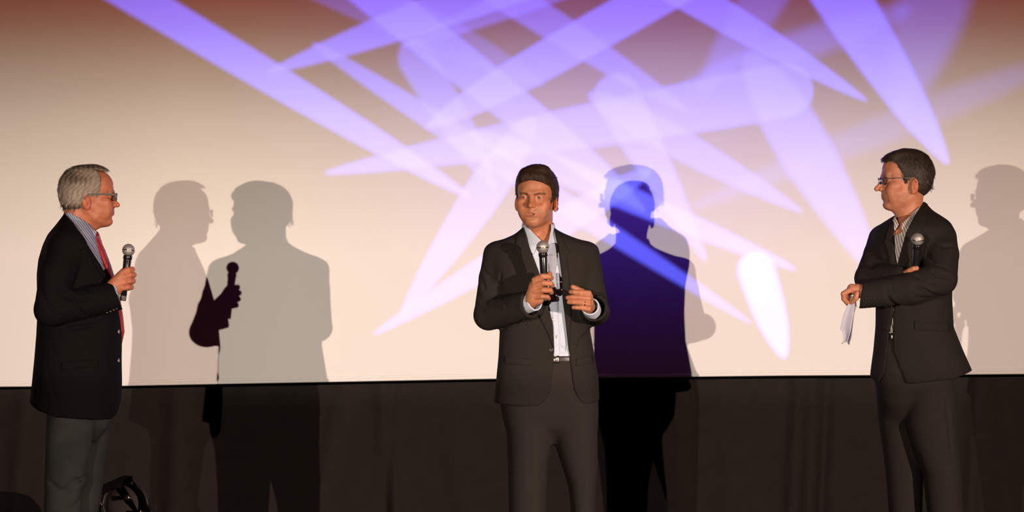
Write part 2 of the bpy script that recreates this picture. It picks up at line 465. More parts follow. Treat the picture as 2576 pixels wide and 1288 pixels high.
def poly2(pts, axes=(0, 2)):
    """signed distance of a polygon drawn in two of the axes, extruded along the third"""
    P = np.array(pts, float)
    def fn(X, Y, Z):
        G = (X, Y, Z); a, b = np.broadcast_arrays(G[axes[0]], G[axes[1]])
        a = a.astype(float); b = b.astype(float)
        d = np.full(a.shape, 1e9); ins = np.zeros(a.shape, bool); n = len(P)
        for i in range(n):
            p, q = P[i], P[(i+1) % n]; e = q-p; L = (e*e).sum()+1e-12
            t = np.clip(((a-p[0])*e[0]+(b-p[1])*e[1])/L, 0, 1)
            d = np.minimum(d, (a-p[0]-t*e[0])**2+(b-p[1]-t*e[1])**2)
            c = ((p[1] > b) != (q[1] > b)) & (a < (q[0]-p[0])*(b-p[1])/(q[1]-p[1]+1e-12)+p[0])
            ins ^= c
        return (np.sqrt(d)*np.where(ins, -1, 1)).astype(np.float32)
    return fn
def loft(rows, n=2.3, shrink=0.0, top=.01):
    """rows (z, xl, xr, yc, hd): ellipse-like sections stacked in z"""
    A = np.array(sorted(rows), float)
    z0, z1 = A[0, 0], A[-1, 0]
    zz = np.linspace(z0, z1, 400); T = np.stack([np.interp(zz, A[:, 0], A[:, i]) for i in range(1, 5)], 1)
    ker = np.hanning(15); ker /= ker.sum()
    T = np.stack([np.convolve(np.pad(T[:, i], 7, 'edge'), ker, 'valid') for i in range(4)], 1)
    def fn(X, Y, Z):
        z = Z.ravel(); g = [np.interp(z, zz, T[:, i]).reshape(Z.shape).astype(np.float32) for i in range(4)]
        cx = (g[0]+g[1])/2; a = np.maximum((g[1]-g[0])/2-shrink, .004); b = np.maximum(g[3]-shrink, .004)
        r = (np.abs((X-cx)/a)**n+np.abs((Y-g[2])/b)**n)**(1/n)
        d = (r-1)*np.minimum(a, b)
        return np.maximum(d, np.maximum(Z-z1+shrink, z0-Z))
    lo = (A[:, 1].min(), (A[:, 3]-A[:, 4]).min(), z0); hi = (A[:, 2].max(), (A[:, 3]+A[:, 4]).max(), z1)
    return fn, lo, hi
def sdf_obj(name, F, m, parent, smooth=1):
    V, Fc = F.mesh(smooth)
    return mesh_obj(name, V.tolist(), Fc.tolist(), m, parent), V, Fc
def bvh_of(objs):
    V, F = [], []
    for o in objs:
        b = len(V); V += [v.co.copy() for v in o.data.vertices]; F += [tuple(b+i for i in p.vertices) for p in o.data.polygons]
    return BVHTree.FromPolygons(V, F)
def patch(name, bvh, poly, m, parent, off=.002, thick=.004, step=.007, y0=-.6, direction=(0, 1, 0)):
    """a piece of cloth cut to a polygon (x,z) and laid on the surface facing the audience"""
    P = [Vector(p) for p in poly]; B = []
    for i, p in enumerate(P):
        q = P[(i+1) % len(P)]; n = max(1, int((q-p).length/step))
        B += [p.lerp(q, j/n) for j in range(n)]
    xs = [p.x for p in B]; zs = [p.y for p in B]; pts = list(B); nb = len(B)
    fn = poly2([tuple(p) for p in poly])
    x = min(xs)
    while x < max(xs):
        z = min(zs)
        while z < max(zs):
            if float(fn(np.array([[x]]), None, np.array([[z]]))[0, 0]) < -step*.5: pts.append(Vector((x, z)))
            z += step
        x += step
    r = delaunay_2d_cdt(pts, [(i, (i+1) % nb) for i in range(nb)], [list(range(nb))], 1, 1e-6)
    V, last = [], None; d = Vector(direction).normalized(); vs = r[0]
    hits = []
    for v in vs:
        h = bvh.ray_cast(Vector((v[0], y0, v[1])), d)
        hits.append(h[0])
    good = [(vs[i], h) for i, h in enumerate(hits) if h]
    for i, v in enumerate(vs):
        h = hits[i]
        if h is None:
            g = min(good, key=lambda t: (t[0]-v).length)[1]; y = g.y
        else: y = h.y
        V.append(Vector((v[0], y-off, v[1])))
    o = mesh_obj(name, V, [f for f in r[2]], m, parent)
    s = o.modifiers.new('thickness', 'SOLIDIFY'); s.thickness = thick; s.offset = 0
    return o

# ------------------------------------------------------------------ the setting
def build_setting():
    # screen: a sheet whose lower edge runs in a slight sag, with a rolled hem
    edge = [(-900, 984), (0, 972), (300, 970), (560, 965), (830, 960), (1250, 952), (1510, 949), (1720, 947), (1980, 944), (2190, 943), (2576, 940), (3600, 934)]
    xs = np.linspace(SX(-900), SX(3600), 90)
    ez = np.interp(xs, [SX(a) for a, b in edge], [SZ(b) for a, b in edge])
    prof = [(0, 5.2), (0, .020), (-.004, .014), (-.009, .009), (-.0105, .004), (-.008, .0), (0, -.003), (.008, -.002), (.012, .004), (.012, 5.2)]
    V, F = [], []
    for j, (y, z) in enumerate(prof):
        for i, x in enumerate(xs):
            V.append((x, YS+y, 5.2 if z > 5 else ez[i]+z))
    n = len(xs)
    for j in range(len(prof)-1):
        for i in range(n-1): F.append((j*n+i, j*n+i+1, (j+1)*n+i+1, (j+1)*n+i))
    root = mesh_obj('cinema_screen', V, F, MT['screen'], None, True)
    root['label'] = 'wide white cinema screen behind the three men, crossed by blue blades of light'; root['category'] = 'screen'
    # hem seam
    V, F = tube_mesh([(x, YS-.0015, z+.0215) for x, z in zip(xs, ez)], .0016, 6)
    mesh_obj('hem_seam', V, F, MT['hem'], root)
    # batten below the hem
    V, F = [], []
    for i, (x, z) in enumerate(zip(xs, ez)):
        for y, dz in ((.004, -.003), (.004, -.0125), (.03, -.0125), (.03, -.003)): V.append((x, YS+y, z+dz))
    for i in range(n-1):
        for k in range(4): F.append((4*i+k, 4*i+(k+1) % 4, 4*i+4+(k+1) % 4, 4*i+4+k))
    mesh_obj('bottom_batten', V, F, MT['batten'], root, False)
    # masking curtain under the screen
    X = np.linspace(SX(-800), SX(3500), 700); Z = np.linspace(0.0, 1.02, 44)
    V, F = [], []
    folds = [(955, 1000, 24, .024), (985, 965, 15, -.016), (880, 760, 26, .016), (2050, 2030, 26, .034), (2092, 2066, 14, -.020), (2014, 1984, 15, .018),
             (2330, 2290, 30, .012), (1120, 1180, 40, .010), (700, 640, 30, .012), (1820, 1850, 40, .010), (440, 420, 25, .015),
             (2470, 2440, 20, .020), (60, 20, 24, .014), (1700, 1720, 26, .009), (-200, -230, 30, .03), (2800, 2830, 30, .03)]
    rng = random.Random(5)
    for q in range(14):
        a = rng.uniform(-800, 3400); folds.append((a, a+rng.uniform(-60, 60), rng.uniform(25, 60), rng.uniform(-.008, .008)))
    for z in Z:
        t = 1-z/1.0
        for x in X:
            px = x*FPX/YS+1288; y = 0
            for a, b, wdt, amp in folds:
                c = a+(b-a)*t
                y -= 1.9*amp*(.45+.55*t)*math.exp(-((px-c)/wdt)**2)
            V.append((x, YS+.095+y, z))
    n = len(X)
    for j in range(len(Z)-1):
        for i in range(n-1): F.append((j*n+i, j*n+i+1, (j+1)*n+i+1, (j+1)*n+i))
    c = mesh_obj('masking_curtain', V, F, MT['curtain'], None, True)
    c['label'] = 'black masking curtain hanging in soft folds below the cinema screen'; c['category'] = 'curtain'
    s = c.modifiers.new('thickness', 'SOLIDIFY'); s.thickness = .004
    # stage floor and rear wall
    def box(name, lo, hi, m):
        bm = bmesh.new(); bmesh.ops.create_cube(bm, size=1)
        for v in bm.verts: v.co = Vector([(lo[i]+hi[i])/2+v.co[i]*(hi[i]-lo[i]) for i in range(3)])
        o = bm_obj(name, bm, m); o['kind'] = 'structure'; return o
    box('floor', (-5, 8.2, -.12), (5.6, 12.6, 0), MT['floor'])
    box('wall_back', (-5, 12.6, -.12), (5.6, 12.75, 5.4), MT['wall'])
build_setting()

# ------------------------------------------------------------------ heads
def turn(yaw, pitch=0, roll=0):
    return Matrix.Rotation(yaw, 4, 'Z') @ Matrix.Rotation(pitch, 4, 'X') @ Matrix.Rotation(roll, 4, 'Y')
def head_mesh(S):
    """head and neck in its own frame: face towards -y, origin between the ears; metres"""
    F = Field((-.098, -.145, -.175), (.098, .125, .150), .0021)
    u = F.op
    w = S.get('w', 1.0); jw = S.get('jaw', 1.0); nz = S.get('nose', 1.0); ch = S.get('chin', 0.0)
    u(ell((0, .006, .054), (.073*w, .093*S.get('skull', 1), .080)))
    u(ell((0, -.050, .074), (.052*w, .044, .044)), 'u', .02)
    u(ell((0, -.036, .050), (.062*w, .064, .058)), 'u', .02)                  # forehead
    u(ell((0, -.040, -.010), (.060*w, .056, .068)), 'u', .02)                 # mid face
    u(ell((0, -.026, -.046), (.054*w*jw, .060, .042)), 'u', .02)              # jaw
    for s in (-1, 1):
        u(tube([(s*.054*w*jw, .004, -.026), (s*.045*w*jw, -.030, -.060), (s*.016, -.078, -.076+ch)], (.013, .012, .013)), 'u', .018)
        u(ell((s*.045*w, -.064, .000), (.021, .024, .019)), 'u', .016)        # cheekbone
        u(ell((s*.034*w, -.072, -.028), (.026*jw, .023, .034)), 'u', .022)       # cheek
    u(ell((0, -.082, -.074+ch), (.022, .019, .0165)), 'u', .014)              # chin
    u(ell((0, -.0815, -.038), (.031, .0225, .024)), 'u', .014)               # muzzle
    u(tube([(-.034*w, -.089, .040), (-.012, -.0965, .036), (.012, -.0965, .036), (.034*w, -.089, .040)], .0095), 'u', .014)   # brow
    for s in (-1, 1):
        u(ell((s*.0305*w, -.106, .0225), (.019, .017, .0125)), 's', .011)      # eye sockets
        u(ell((s*.030*w, -.101, .004), (.017, .010, .010)), 's', .008)
    u(tube([(0, -.090, .040), (0, -.099, .022), (0, -.108*nz-.002, .006), (0, -.116*nz-.003, -.006)], (.0080, .0064, .0074, .0090)), 'u', .006)
    u(ell((0, -.1175*nz-.0035, -.0095), (.0092, .0100, .0088)), 'u', .005)
    u(ell((0, -.0930, -.0060), (.0150, .0210*nz, .0150)), 'u', .006)
    u(tube([(0, -.092, .020), (0, -.096, .0)], (.011, .013)), 'u', .006)
    for s in (-1, 1):
        u(ell((s*.0115, -.1035*nz-.002, -.0110), (.0065, .0100, .0072)), 'u', .005)
        u(ell((s*.0068, -.1065*nz-.002, -.0185), (.0032, .0050, .0030)), 's', .002)
    u(tube([(0, -.100, -.016), (0, -.0985, -.030)], (.0045, .0050)), 'u', .010)
    # lips
    mw = S.get('mouth_w', .023); gap = S.get('gap', 0.0)
    u(tube([(-mw, -.0925, -.0385), (-mw*.45, -.1000, -.0362), (0, -.1020, -.0368), (mw*.45, -.1000, -.0362), (mw, -.0925, -.0385)], (.0024, .0042, .0044, .0042, .0024)), 'u', .004)
    u(tube([(-mw, -.0925, -.0395), (-mw*.5, -.0990, -.0445-gap), (0, -.1010, -.0458-gap), (mw*.5, -.0990, -.0445-gap), (mw, -.0925, -.0395)], (.0024, .0045, .0051, .0045, .0024)), 'u', .004)
    if gap: u(ell((0, -.103, -.0410-gap*.45), (mw*.66, .013, .0018+gap*.62)), 's', .0018)
    else: u(tube([(-mw, -.0975, -.0400), (0, -.1105, -.0412), (mw, -.0975, -.0400)], .0020), 's', .0018)
    # smile folds
    for s in (-1, 1) if S.get('folds', 1) else ():
        u(tube([(s*.018, -.105, -.012), (s*.031, -.094, -.034), (s*.031, -.089, -.050)], .0016), 's', .009)
    u(tube([(-.014, -.1035, -.0590+ch*.5), (.014, -.1035, -.0590+ch*.5)], .0040), 's', .008)
    # lids over the eyeballs
    eo = S.get('open', .0042)
    for s in (-1, 1):
        c = (s*.0300*w, -.0805, .0225)
        u(ell(c, (.0140, .0137, .0128)), 'u', .004)
        u(ell((c[0], c[1]-.0165, c[2]-.0012), (.0125, .0125, eo)), 's', .0012)
        u(tube([(c[0]-.0125, c[1]-.010, c[2]+eo+.0035), (c[0], c[1]-.0155, c[2]+eo+.0050), (c[0]+.0125, c[1]-.010, c[2]+eo+.0030)], .0014), 's', .003)
    # ears
    for s in (-1, 1):
        R = Matrix.Rotation(s*.42, 3, 'Z') @ Matrix.Rotation(-.18, 3, 'X')
        cx = s*.0755*w; cy = .006; cz = -.001
        u(ell((cx, cy, cz), (.0068, .0175, .0305), R), 'u', .005)
        u(ell((cx+s*.0065, cy-.001, cz+.004), (.0052, .0108, .0200), R), 's', .003)
        u(tube([(cx+s*.002, cy-.008, cz-.014), (cx+s*.003, cy-.006, cz+.004), (cx+s*.003, cy+.001, cz+.010)], .0024), 'u', .003)
        u(ell((cx-s*.001, cy-.008, cz-.025), (.0055, .0085, .0085)), 'u', .004)
    # neck
    nb = S['neck']     # neck base centre in head frame (y, z), radius
    nr = S.get('neck_r', .056)
    u(tube([(0, S.get('neck_y', .030), .0), (0, S.get('neck_y', .030)-.002+.3*(nb[0]-.03), -.055), (0, nb[0], nb[1])], (min(.060, nr+.004), nr, nr+.006)), 'u', .022)
    u(tube([(0, -.050, -.070), (0, -.012+.3*nb[0], -.110), (0, nb[0]-.035, nb[1])], (.022, .026, .028)), 'u', .03)
    if S.get('wrinkle'):
        for s in (-1, 1):
            for k in range(3): u(tube([(s*(.049*w), -.078, .018-.006*k), (s*(.062*w), -.055, .020-.010*k)], .0012), 's', .003)
        u(tube([(-.03, -.0985, .065), (.03, -.0985, .065)], .0013), 's', .004)
    V, Fc = F.mesh(1)
    V0 = V.copy(); V[:, 1] = np.where(V[:, 1] < 0, V[:, 1]*1.032, V[:, 1])
    # skin tones by place (natural colour of lips, brows, beard shade, ears)
    base = np.array(S['skin']); col = np.tile(base, (len(V), 1))
    x, y, z = V0.T
    def blend(mask, c): col[:] = col*(1-mask[:, None])+np.array(c)*mask[:, None]
    g = lambda a, c, sg: np.exp(-((a-c)/sg)**2)
    ax_ = np.abs(x)
    blend(.35*g(ax_, .042, .02)*g(z, -.004, .02)*(y < -.03), base*np.array([1.12, .80, .75]))
    blend(.5*g(x, 0, .014)*g(z, -.008, .014)*(y < -.1), base*np.array([1.12, .82, .78]))
    blend(.5*(ax_ > .072*w)*(y > -.03)*(z > -.04)*(z < .035), base*np.array([1.10, .72, .66]))
    lip = np.clip(1-np.abs(z+.0410+gap*.5)/(.0095+gap*.5), 0, 1)**.5*(ax_ < mw*.98)*(y < -.0955)
    blend(.75*lip, S.get('lip', (.36, .12, .085)))
    beard = S.get('beard', .2)*np.clip((-.018-z)/.02, 0, 1)*np.clip((z+.105)/.02, 0, 1)*np.clip((-.01-y)/.03, 0, 1)*(1-lip)
    blend(beard, base*np.array([.72, .76, .82]))
    for s in (-1, 1):
        bx = x*s; arch = S.get('brow_z', .0385)+.004*np.exp(-((bx-.036)/.014)**2)
        m = np.clip(1.3-np.abs(z-arch)/.0046, 0, 1)*(bx > .012)*(bx < .052)*(y < -.06)
        blend(S.get('brow_a', .7)*m**.7, S['brow'])
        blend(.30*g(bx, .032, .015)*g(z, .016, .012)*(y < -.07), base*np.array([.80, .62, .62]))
    return V, Fc, col
def hair_mesh(S, rng):
    w = S.get('w', 1.0)*S.get('hair_w', 1.0)
    F = Field((-.105, -.135, -.075), (.105, .145, .175), .0024)
    u = F.op
    bk = S.get('back', .1025)
    u(ell((0, .010, .054), (.0805*w, bk, .089)))
    u(ell((0, .036+(bk-.1025), .010), (.072*w, .066, .058)), 'u', .02)
    u(ell((0, -.034, .086), (.066*w, .060, .058)), 'u', .02)
    for e in S.get('tufts', ()): u(ell(e[0], e[1]), 'u', .012)
    # locks
    for k in range(90):
        th = rng.uniform(-1.9, 1.9); zz = rng.uniform(-.03, .13)
        r = math.sqrt(max(.05, 1-((zz-.054)/.093)**2)) if zz > .054 else 1
        x = .0790*w*r*math.sin(th); y = .010+(bk-.002)*r*math.cos(th)
        u(tube([(x, y, zz), (x*1.0, y+.006, zz-.022)], (.0022, .0012)), 'u', .004)
    poly = poly2([(-f, z) for f, z in S['hair']], axes=(1, 2))
    # hairline seen from the front: an arch between the temples
    fz, fh = S.get('line', (.086, .060))
    def keep(X, Y, Z):
        d = poly(X, Y, Z)
        if S.get('frontcut', True):
            arch = (fz + .003*np.sin(X*90+1.0) + .0018*np.sin(X*310) - S.get('slope', 1.5)*np.maximum(np.abs(X)-S.get('temple', .044)*w, 0)) - Z      # >0 below the hairline
            d2 = np.minimum(arch, -(Y+fh))
            d = np.maximum(d, d2)
        return d.astype(np.float32)
    lo, hi = F.lo, F.lo+F.h*F.n
    F.op((keep, lo, hi), 'i', .003)
    V, Fc = F.mesh(1)
    return V, Fc
def strands(V, Fc, n, rng, S):
    """short locks of hair lying on the cap"""
    P = V[Fc].mean(1); a = V[Fc[:, 2]]-V[Fc[:, 0]]; b = V[Fc[:, 3]]-V[Fc[:, 1]]
    N = np.cross(a, b); N /= np.linalg.norm(N, axis=1)[:, None]+1e-9
    out = P-np.array([0, .0, .03]); flip = (N*out).sum(1) < 0; N[flip] *= -1
    ok = np.nonzero(((N*out).sum(1)/np.linalg.norm(out, axis=1) > .45) & (P[:, 2] > S.get('zmin', -.06)))[0]
    pick = rng.choice(ok, n)
    nv, nf, tone = [], [], []
    L0 = S.get('strand', .016)
    for i in pick:
        p, nn = P[i], N[i]
        top = np.clip((p[2]-.085)/.05, 0, 1)
        side = 1-top
        f = np.array([0, -1.0, .0])*top*S.get('fwd', 1)+np.array([0, .45, -1.0])*side
        if p[1] < -.045 and p[2] < .10: f = np.array([0, .9, -.6]) if S.get('fwd', 1) > 0 else np.array([.35, .2, .9])
        f = f+rng.normal(0, .20, 3)
        f -= nn*(f@nn); f /= np.linalg.norm(f)+1e-9
        s = np.cross(nn, f); wd = rng.uniform(.0004, .0009); L = L0*rng.uniform(.6, 1.3)
        lift = rng.uniform(.0006, .0030)
        t = rng.uniform(0, 1)
        q0 = p+nn*.0002; q1 = p+f*L*.5+nn*(lift+.0006)-nn*(L*.5)**2*3; q2 = p+f*L+nn*(lift*.7)-nn*L*L*5.5
        k = len(nv)
        nv += [q0-s*wd, q0+s*wd, q1-s*wd*.8, q1+s*wd*.8, q2]
        nf += [(k, k+1, k+3, k+2), (k+2, k+3, k+4)]; tone += [t]*5
    return nv, nf, tone
def build_head(root, S, T):
    """adds hair, eyes and so on; returns the skin part for the body mesh"""
    rng = np.random.default_rng(S.get('seed', 1)); pr = random.Random(S.get('seed', 1))
    V, Fc, col = head_mesh(S)
    R = np.array(T.to_3x3()); t = np.array(T.translation)
    hv, hf = hair_mesh(S, pr)
    sv, sf, st = strands(hv, hf, S.get('n', 5200), rng, S)
    tone_cap = np.clip(.5+.5*np.sin(hv[:, 1]*400+hv[:, 2]*260+3*np.sin(hv[:, 0]*90)), 0, 1)*.5+.1
    if 'grey' in S: tone_cap = S['grey'](hv)
    allv = np.concatenate([hv, np.array(sv)]); n0 = len(hv)
    ft = np.concatenate([tone_cap, np.array(st) if 'grey' not in S else np.clip(S['grey'](np.array(sv))+(np.array(st)-.5)*.5, 0, 1)])
    W = allv@R.T+t
    o = mesh_obj('hair', W.tolist(), hf.tolist()+[tuple(n0+i for i in f) for f in sf], S['hair_m'], root)
    add_tone(o, np.stack([ft]*3, 1))
    w = S.get('w', 1.0)
    for s in (-1, 1):
        bm = bmesh.new(); bmesh.ops.create_uvsphere(bm, u_segments=20, v_segments=14, radius=.0120)
        c = T @ Vector((s*.0300*w, -.0832, .0225))
        for v in bm.verts: v.co += c
        e = bm_obj('eye', bm, MT['white_eye'], root, True)
        look = Vector(S.get('look', (0, -1, 0))).normalized()
        bm = bmesh.new(); bmesh.ops.create_uvsphere(bm, u_segments=14, v_segments=10, radius=.0068)
        ci = T @ (Vector((s*.0300*w, -.0832, .0215))+look*.0062)
        for v in bm.verts: v.co += ci
        bm_obj('iris', bm, MT['iris'], e, True)
    if S.get('gap'):
        bm = bmesh.new(); bmesh.ops.create_uvsphere(bm, u_segments=20, v_segments=10, radius=1)
        for v in bm.verts: v.co = T @ Vector((v.co.x*.018, -.0880+v.co.y*.009, -.0385+v.co.z*.0060))
        bm_obj('teeth', bm, MT['teeth'], root, True)
    return V@R.T+t, Fc, col
def eyeglasses(root, T, w, thick_arm, m_frame, arm_h, rim=True):
    """spectacles worn by a man: rims, lenses, bridge, temple arms"""
    g = bpy.data.objects.new('eyeglasses', None); C.objects.link(g); g.parent = root; g.empty_display_size = .05
    zc = .0235; yf = -.1180
    for s in (-1, 1):
        pts = []
        for k in range(28):
            a = 2*PI*k/28; cx, cz = math.cos(a), math.sin(a)
            ex = math.copysign(abs(cx)**.62, cx)*.0255; ez = math.copysign(abs(cz)**.62, cz)*.0145
            x = s*.0325+ex; y = yf+.9*(abs(x)**2)*3.2
            pts.append(T @ Vector((x, y, zc+ez-.002)))
        c = sum((Vector(p) for p in pts), Vector())/28
        V = [c]+pts; F = [(0, 1+k, 1+(k+1) % 28) for k in range(28)]
        o = mesh_obj('lens', V, F, MT['lens'], g)
        so = o.modifiers.new('thickness', 'SOLIDIFY'); so.thickness = .0018
        r = .0011 if rim else .0006
        V, F = tube_mesh(pts+[pts[0], pts[1]], r, 6); mesh_obj('rim', V, F, MT[m_frame] if rim else MT['metal'], g)
        # temple arm
        y0 = yf+.9*.058**2*3.2
        path = [(s*.0575, y0, zc+.006), (s*.066*w, -.070, zc+.007), (s*.0755*w, -.030, zc+.006), (s*.0830*w, -.004, zc+.004), (s*.080*w, .012, zc-.012)]
        V, F = [], []
        n = len(path)
        for i, p in enumerate(path):
            h = arm_h*(1.0-.55*i/(n-1))
            for dx, dz in ((-.0012, -h), (.0012, -h), (.0012, h), (-.0012, h)): V.append(T @ Vector((p[0]+dx, p[1], p[2]+dz)))
        for i in range(n-1):
            for k in range(4): F.append((4*i+k, 4*i+(k+1) % 4, 4*i+4+(k+1) % 4, 4*i+4+k))
        F += [(0, 1, 2, 3), (4*n-4, 4*n-3, 4*n-2, 4*n-1)]
        mesh_obj('temple_arm', V, F, MT[m_frame], g, False)
    V, F = tube_mesh([T @ Vector(p) for p in ((-.0085, yf, zc+.004), (0, yf-.0025, zc+.007), (.0085, yf, zc+.004))], .0012, 6)
    mesh_obj('bridge', V, F, MT[m_frame], g)
    return g

def hand_field(h, parts, palm, lo, hi, k=.006):
    F = Field(lo, hi, h)
    for p in palm: F.op(p, 'u', .010)
    for p in parts: F.op(p, 'u', .0035)
    return F.mesh(1)
def merge_body(root, pieces, m, skin):
    V, F, Cc = [], [], []; b = 0
    for v, f, c in pieces:
        v = np.asarray(v); V.append(v); F.append(np.asarray(f)+b); b += len(v)
        Cc.append(np.tile(np.array(skin), (len(v), 1)) if c is None else c)
    V = np.concatenate(V); F = np.concatenate(F)
    o = mesh_obj('body', V.tolist(), F.tolist(), m, root); add_tone(o, np.concatenate(Cc)); return o
def shoe(root, x, y, yaw, m):
    F = Field((-.065, -.20, -.005), (.065, .13, .14), .005)
    F.op(ell((0, -.09, .03), (.046, .098, .032))); F.op(ell((0, .05, .045), (.038, .058, .048)), 'u', .03)
    F.op(tube([(0, .05, .05), (0, .055, .12)], (.040, .044)), 'u', .02)
    F.op((plane((0, 0, .0), (0, 0, -1)), F.lo, F.lo+F.h*F.n), 'i')
    V, Fc = F.mesh(1); R = np.array(Matrix.Rotation(yaw, 3, 'Z')); V = V@R.T+np.array([x, y, .002])
    return mesh_obj('shoe', V.tolist(), Fc.tolist(), m, root)
def button(root, bvh, x, z, r, m, y0=-.6, name='button'):
    h = bvh.ray_cast(Vector((x, y0, z)), Vector((0, 1, 0)))
    if h[0] is None: return
    n = h[1] if h[1].y < 0 else -h[1]
    V, F = lathe([(r*.7, 0), (r, .0008), (r, .0022), (r*.75, .0028), (r*.55, .0020)], 16)
    q = n.to_track_quat('Z', 'Y')
    mesh_obj(name, [h[0]+q @ Vector(v) for v in V], F, m, root)
def microphone(root_name, label, ball, tail, r, loc, rotz):
    """hand microphone: grille ball with band, collar, tapering body, antenna cap; ball and tail in the man's local frame"""
    b = Vector(ball); t = Vector(tail); d = (t-b).normalized(); L = (t-b).length
    base = Matrix.Translation(Vector(loc)) @ Matrix.Rotation(rotz, 4, 'Z')
    o = thing(root_name, label, 'microphone', base @ b, 0, 'hand microphones')
    q = ((base.to_3x3() @ -d)).to_track_quat('Z', 'Y'); o.rotation_mode = 'QUATERNION'; o.rotation_quaternion = q
    ballp = [(r*math.sin(a), r*math.cos(a)) for a in np.linspace(.02, PI*.80, 18)]
    V, F = lathe([(max(.0005, x), z) for x, z in ballp][::-1], 36); mesh_obj('grille_ball', V, F, MT['grille'], o)
    V, F = lathe([(r*.985, -.0022), (r*1.035, -.0018), (r*1.035, .0018), (r*.985, .0022)], 36); mesh_obj('grille_band', V, F, MT['metal'], o)
    z0 = -r*.80
    prof = [(.0125, z0-.002), (.0168, z0-.001), (.0175, z0-.006), (.0175, z0-.014), (.0150, z0-.018), (.0155, z0-.020), (.0142, -L*.45), (.0125, -L*.78), (.0122, -L*.90)]
    V, F = lathe([(a, z) for a, z in prof][::-1], 32); mesh_obj('microphone_body', V, F, MT['mic_black'], o)
    V, F = lathe([(.0105, -L*1.0), (.0118, -L*.99), (.0122, -L*.905), (.0118, -L*.895)], 28); c = mesh_obj('end_cap', V, F, MT['frame_grey'] if root_name else None, o)
    return o

MT['hair_brown'] = hair_mat('brown_hair', (.020, .0105, .007), (.065, .034, .022))
MT['hair_dark'] = hair_mat('dark_brown_hair', (.017, .0105, .008), (.060, .043, .033))
MT['hair_grey'] = hair_mat('grey_hair', (.035, .022, .016), (.36, .29, .235))

# ------------------------------------------------------------------ the men
PX = 650.0
def frame_of(cx):
    """local frame of a man standing on the ray through pixel column cx; x right, y away from the audience, z up"""
    X = (cx-1288)/PX
    loc = (X, YM, 0.0); rz = -math.atan2(X, YM)
    def L(px, py, y=0.0): return ((px-cx)/PX, y, CAMZ+(644-py)/PX)
    def P2(pts): return [((a-cx)/PX, CAMZ+(644-b)/PX) for a, b in pts]
    def rows(rs): return [(CAMZ+(644-r[0])/PX, (r[1]-cx)/PX, (r[2]-cx)/PX, r[3], r[4]) for r in rs]
    return loc, rz, L, P2, rows
def crease(F, pts, r=.004, k=.014, op='s'):
    """a fold drawn on the side facing the audience; pts (x,z) laid on the current surface"""
    out = []
    for x, z in pts:
        i = int(round((x-F.lo[0])/F.h)); kk = int(round((z-F.lo[2])/F.h))
        if not (0 <= i < F.n[0] and 0 <= kk < F.n[2]): continue
        c = np.nonzero(F.f[i, :, kk] < 0)[0]
        if len(c): out.append((x, F.ax[1][c[0]]-(.001 if op == 's' else -.003), z))
    if len(out) > 1:
        n = len(out); F.op(tube(out, [r*.4]+[r]*(n-2)+[r*.4] if n > 2 else [r, r]), op, k)
def sleeve(F, pts, rad, cut=None, k=.02, hollow=True):
    p = tube(pts, rad)
    if cut is not None:
        a = np.array(pts[-2]); b = np.array(pts[-1]); n = (b-a)/np.linalg.norm(b-a) if cut == 'auto' else np.array(cut, float)
        p = inter(p, plane(b, n))
    F.op(p, 'u', k)
    if cut is not None and hollow:
        ax = (np.array(pts[-1])-np.array(pts[-2])); ax = ax/np.linalg.norm(ax)
        F.op(tube([b-ax*.045, b+ax*.05], (rad[-1]-.013, rad[-1]-.010)), 's', .001)
def cuff(root, pts, r, m, name='shirt_cuff', h=.0024, out=.010):
    a = np.array(pts[0], float); b = np.array(pts[1], float); n = (b-a)/np.linalg.norm(b-a)
    F = Field(b-.075, b+.075, h)
    F.op(inter(tube([b-n*.05, b+n*.05], r), plane(b+n*out, n), plane(b-n*.045, -n)))
    F.op(inter(tube([b-n*.02, b+n*.06], r-.006)), 's', .001)
    V, Fc = F.mesh(1); return mesh_obj(name, V.tolist(), Fc.tolist(), m, root)

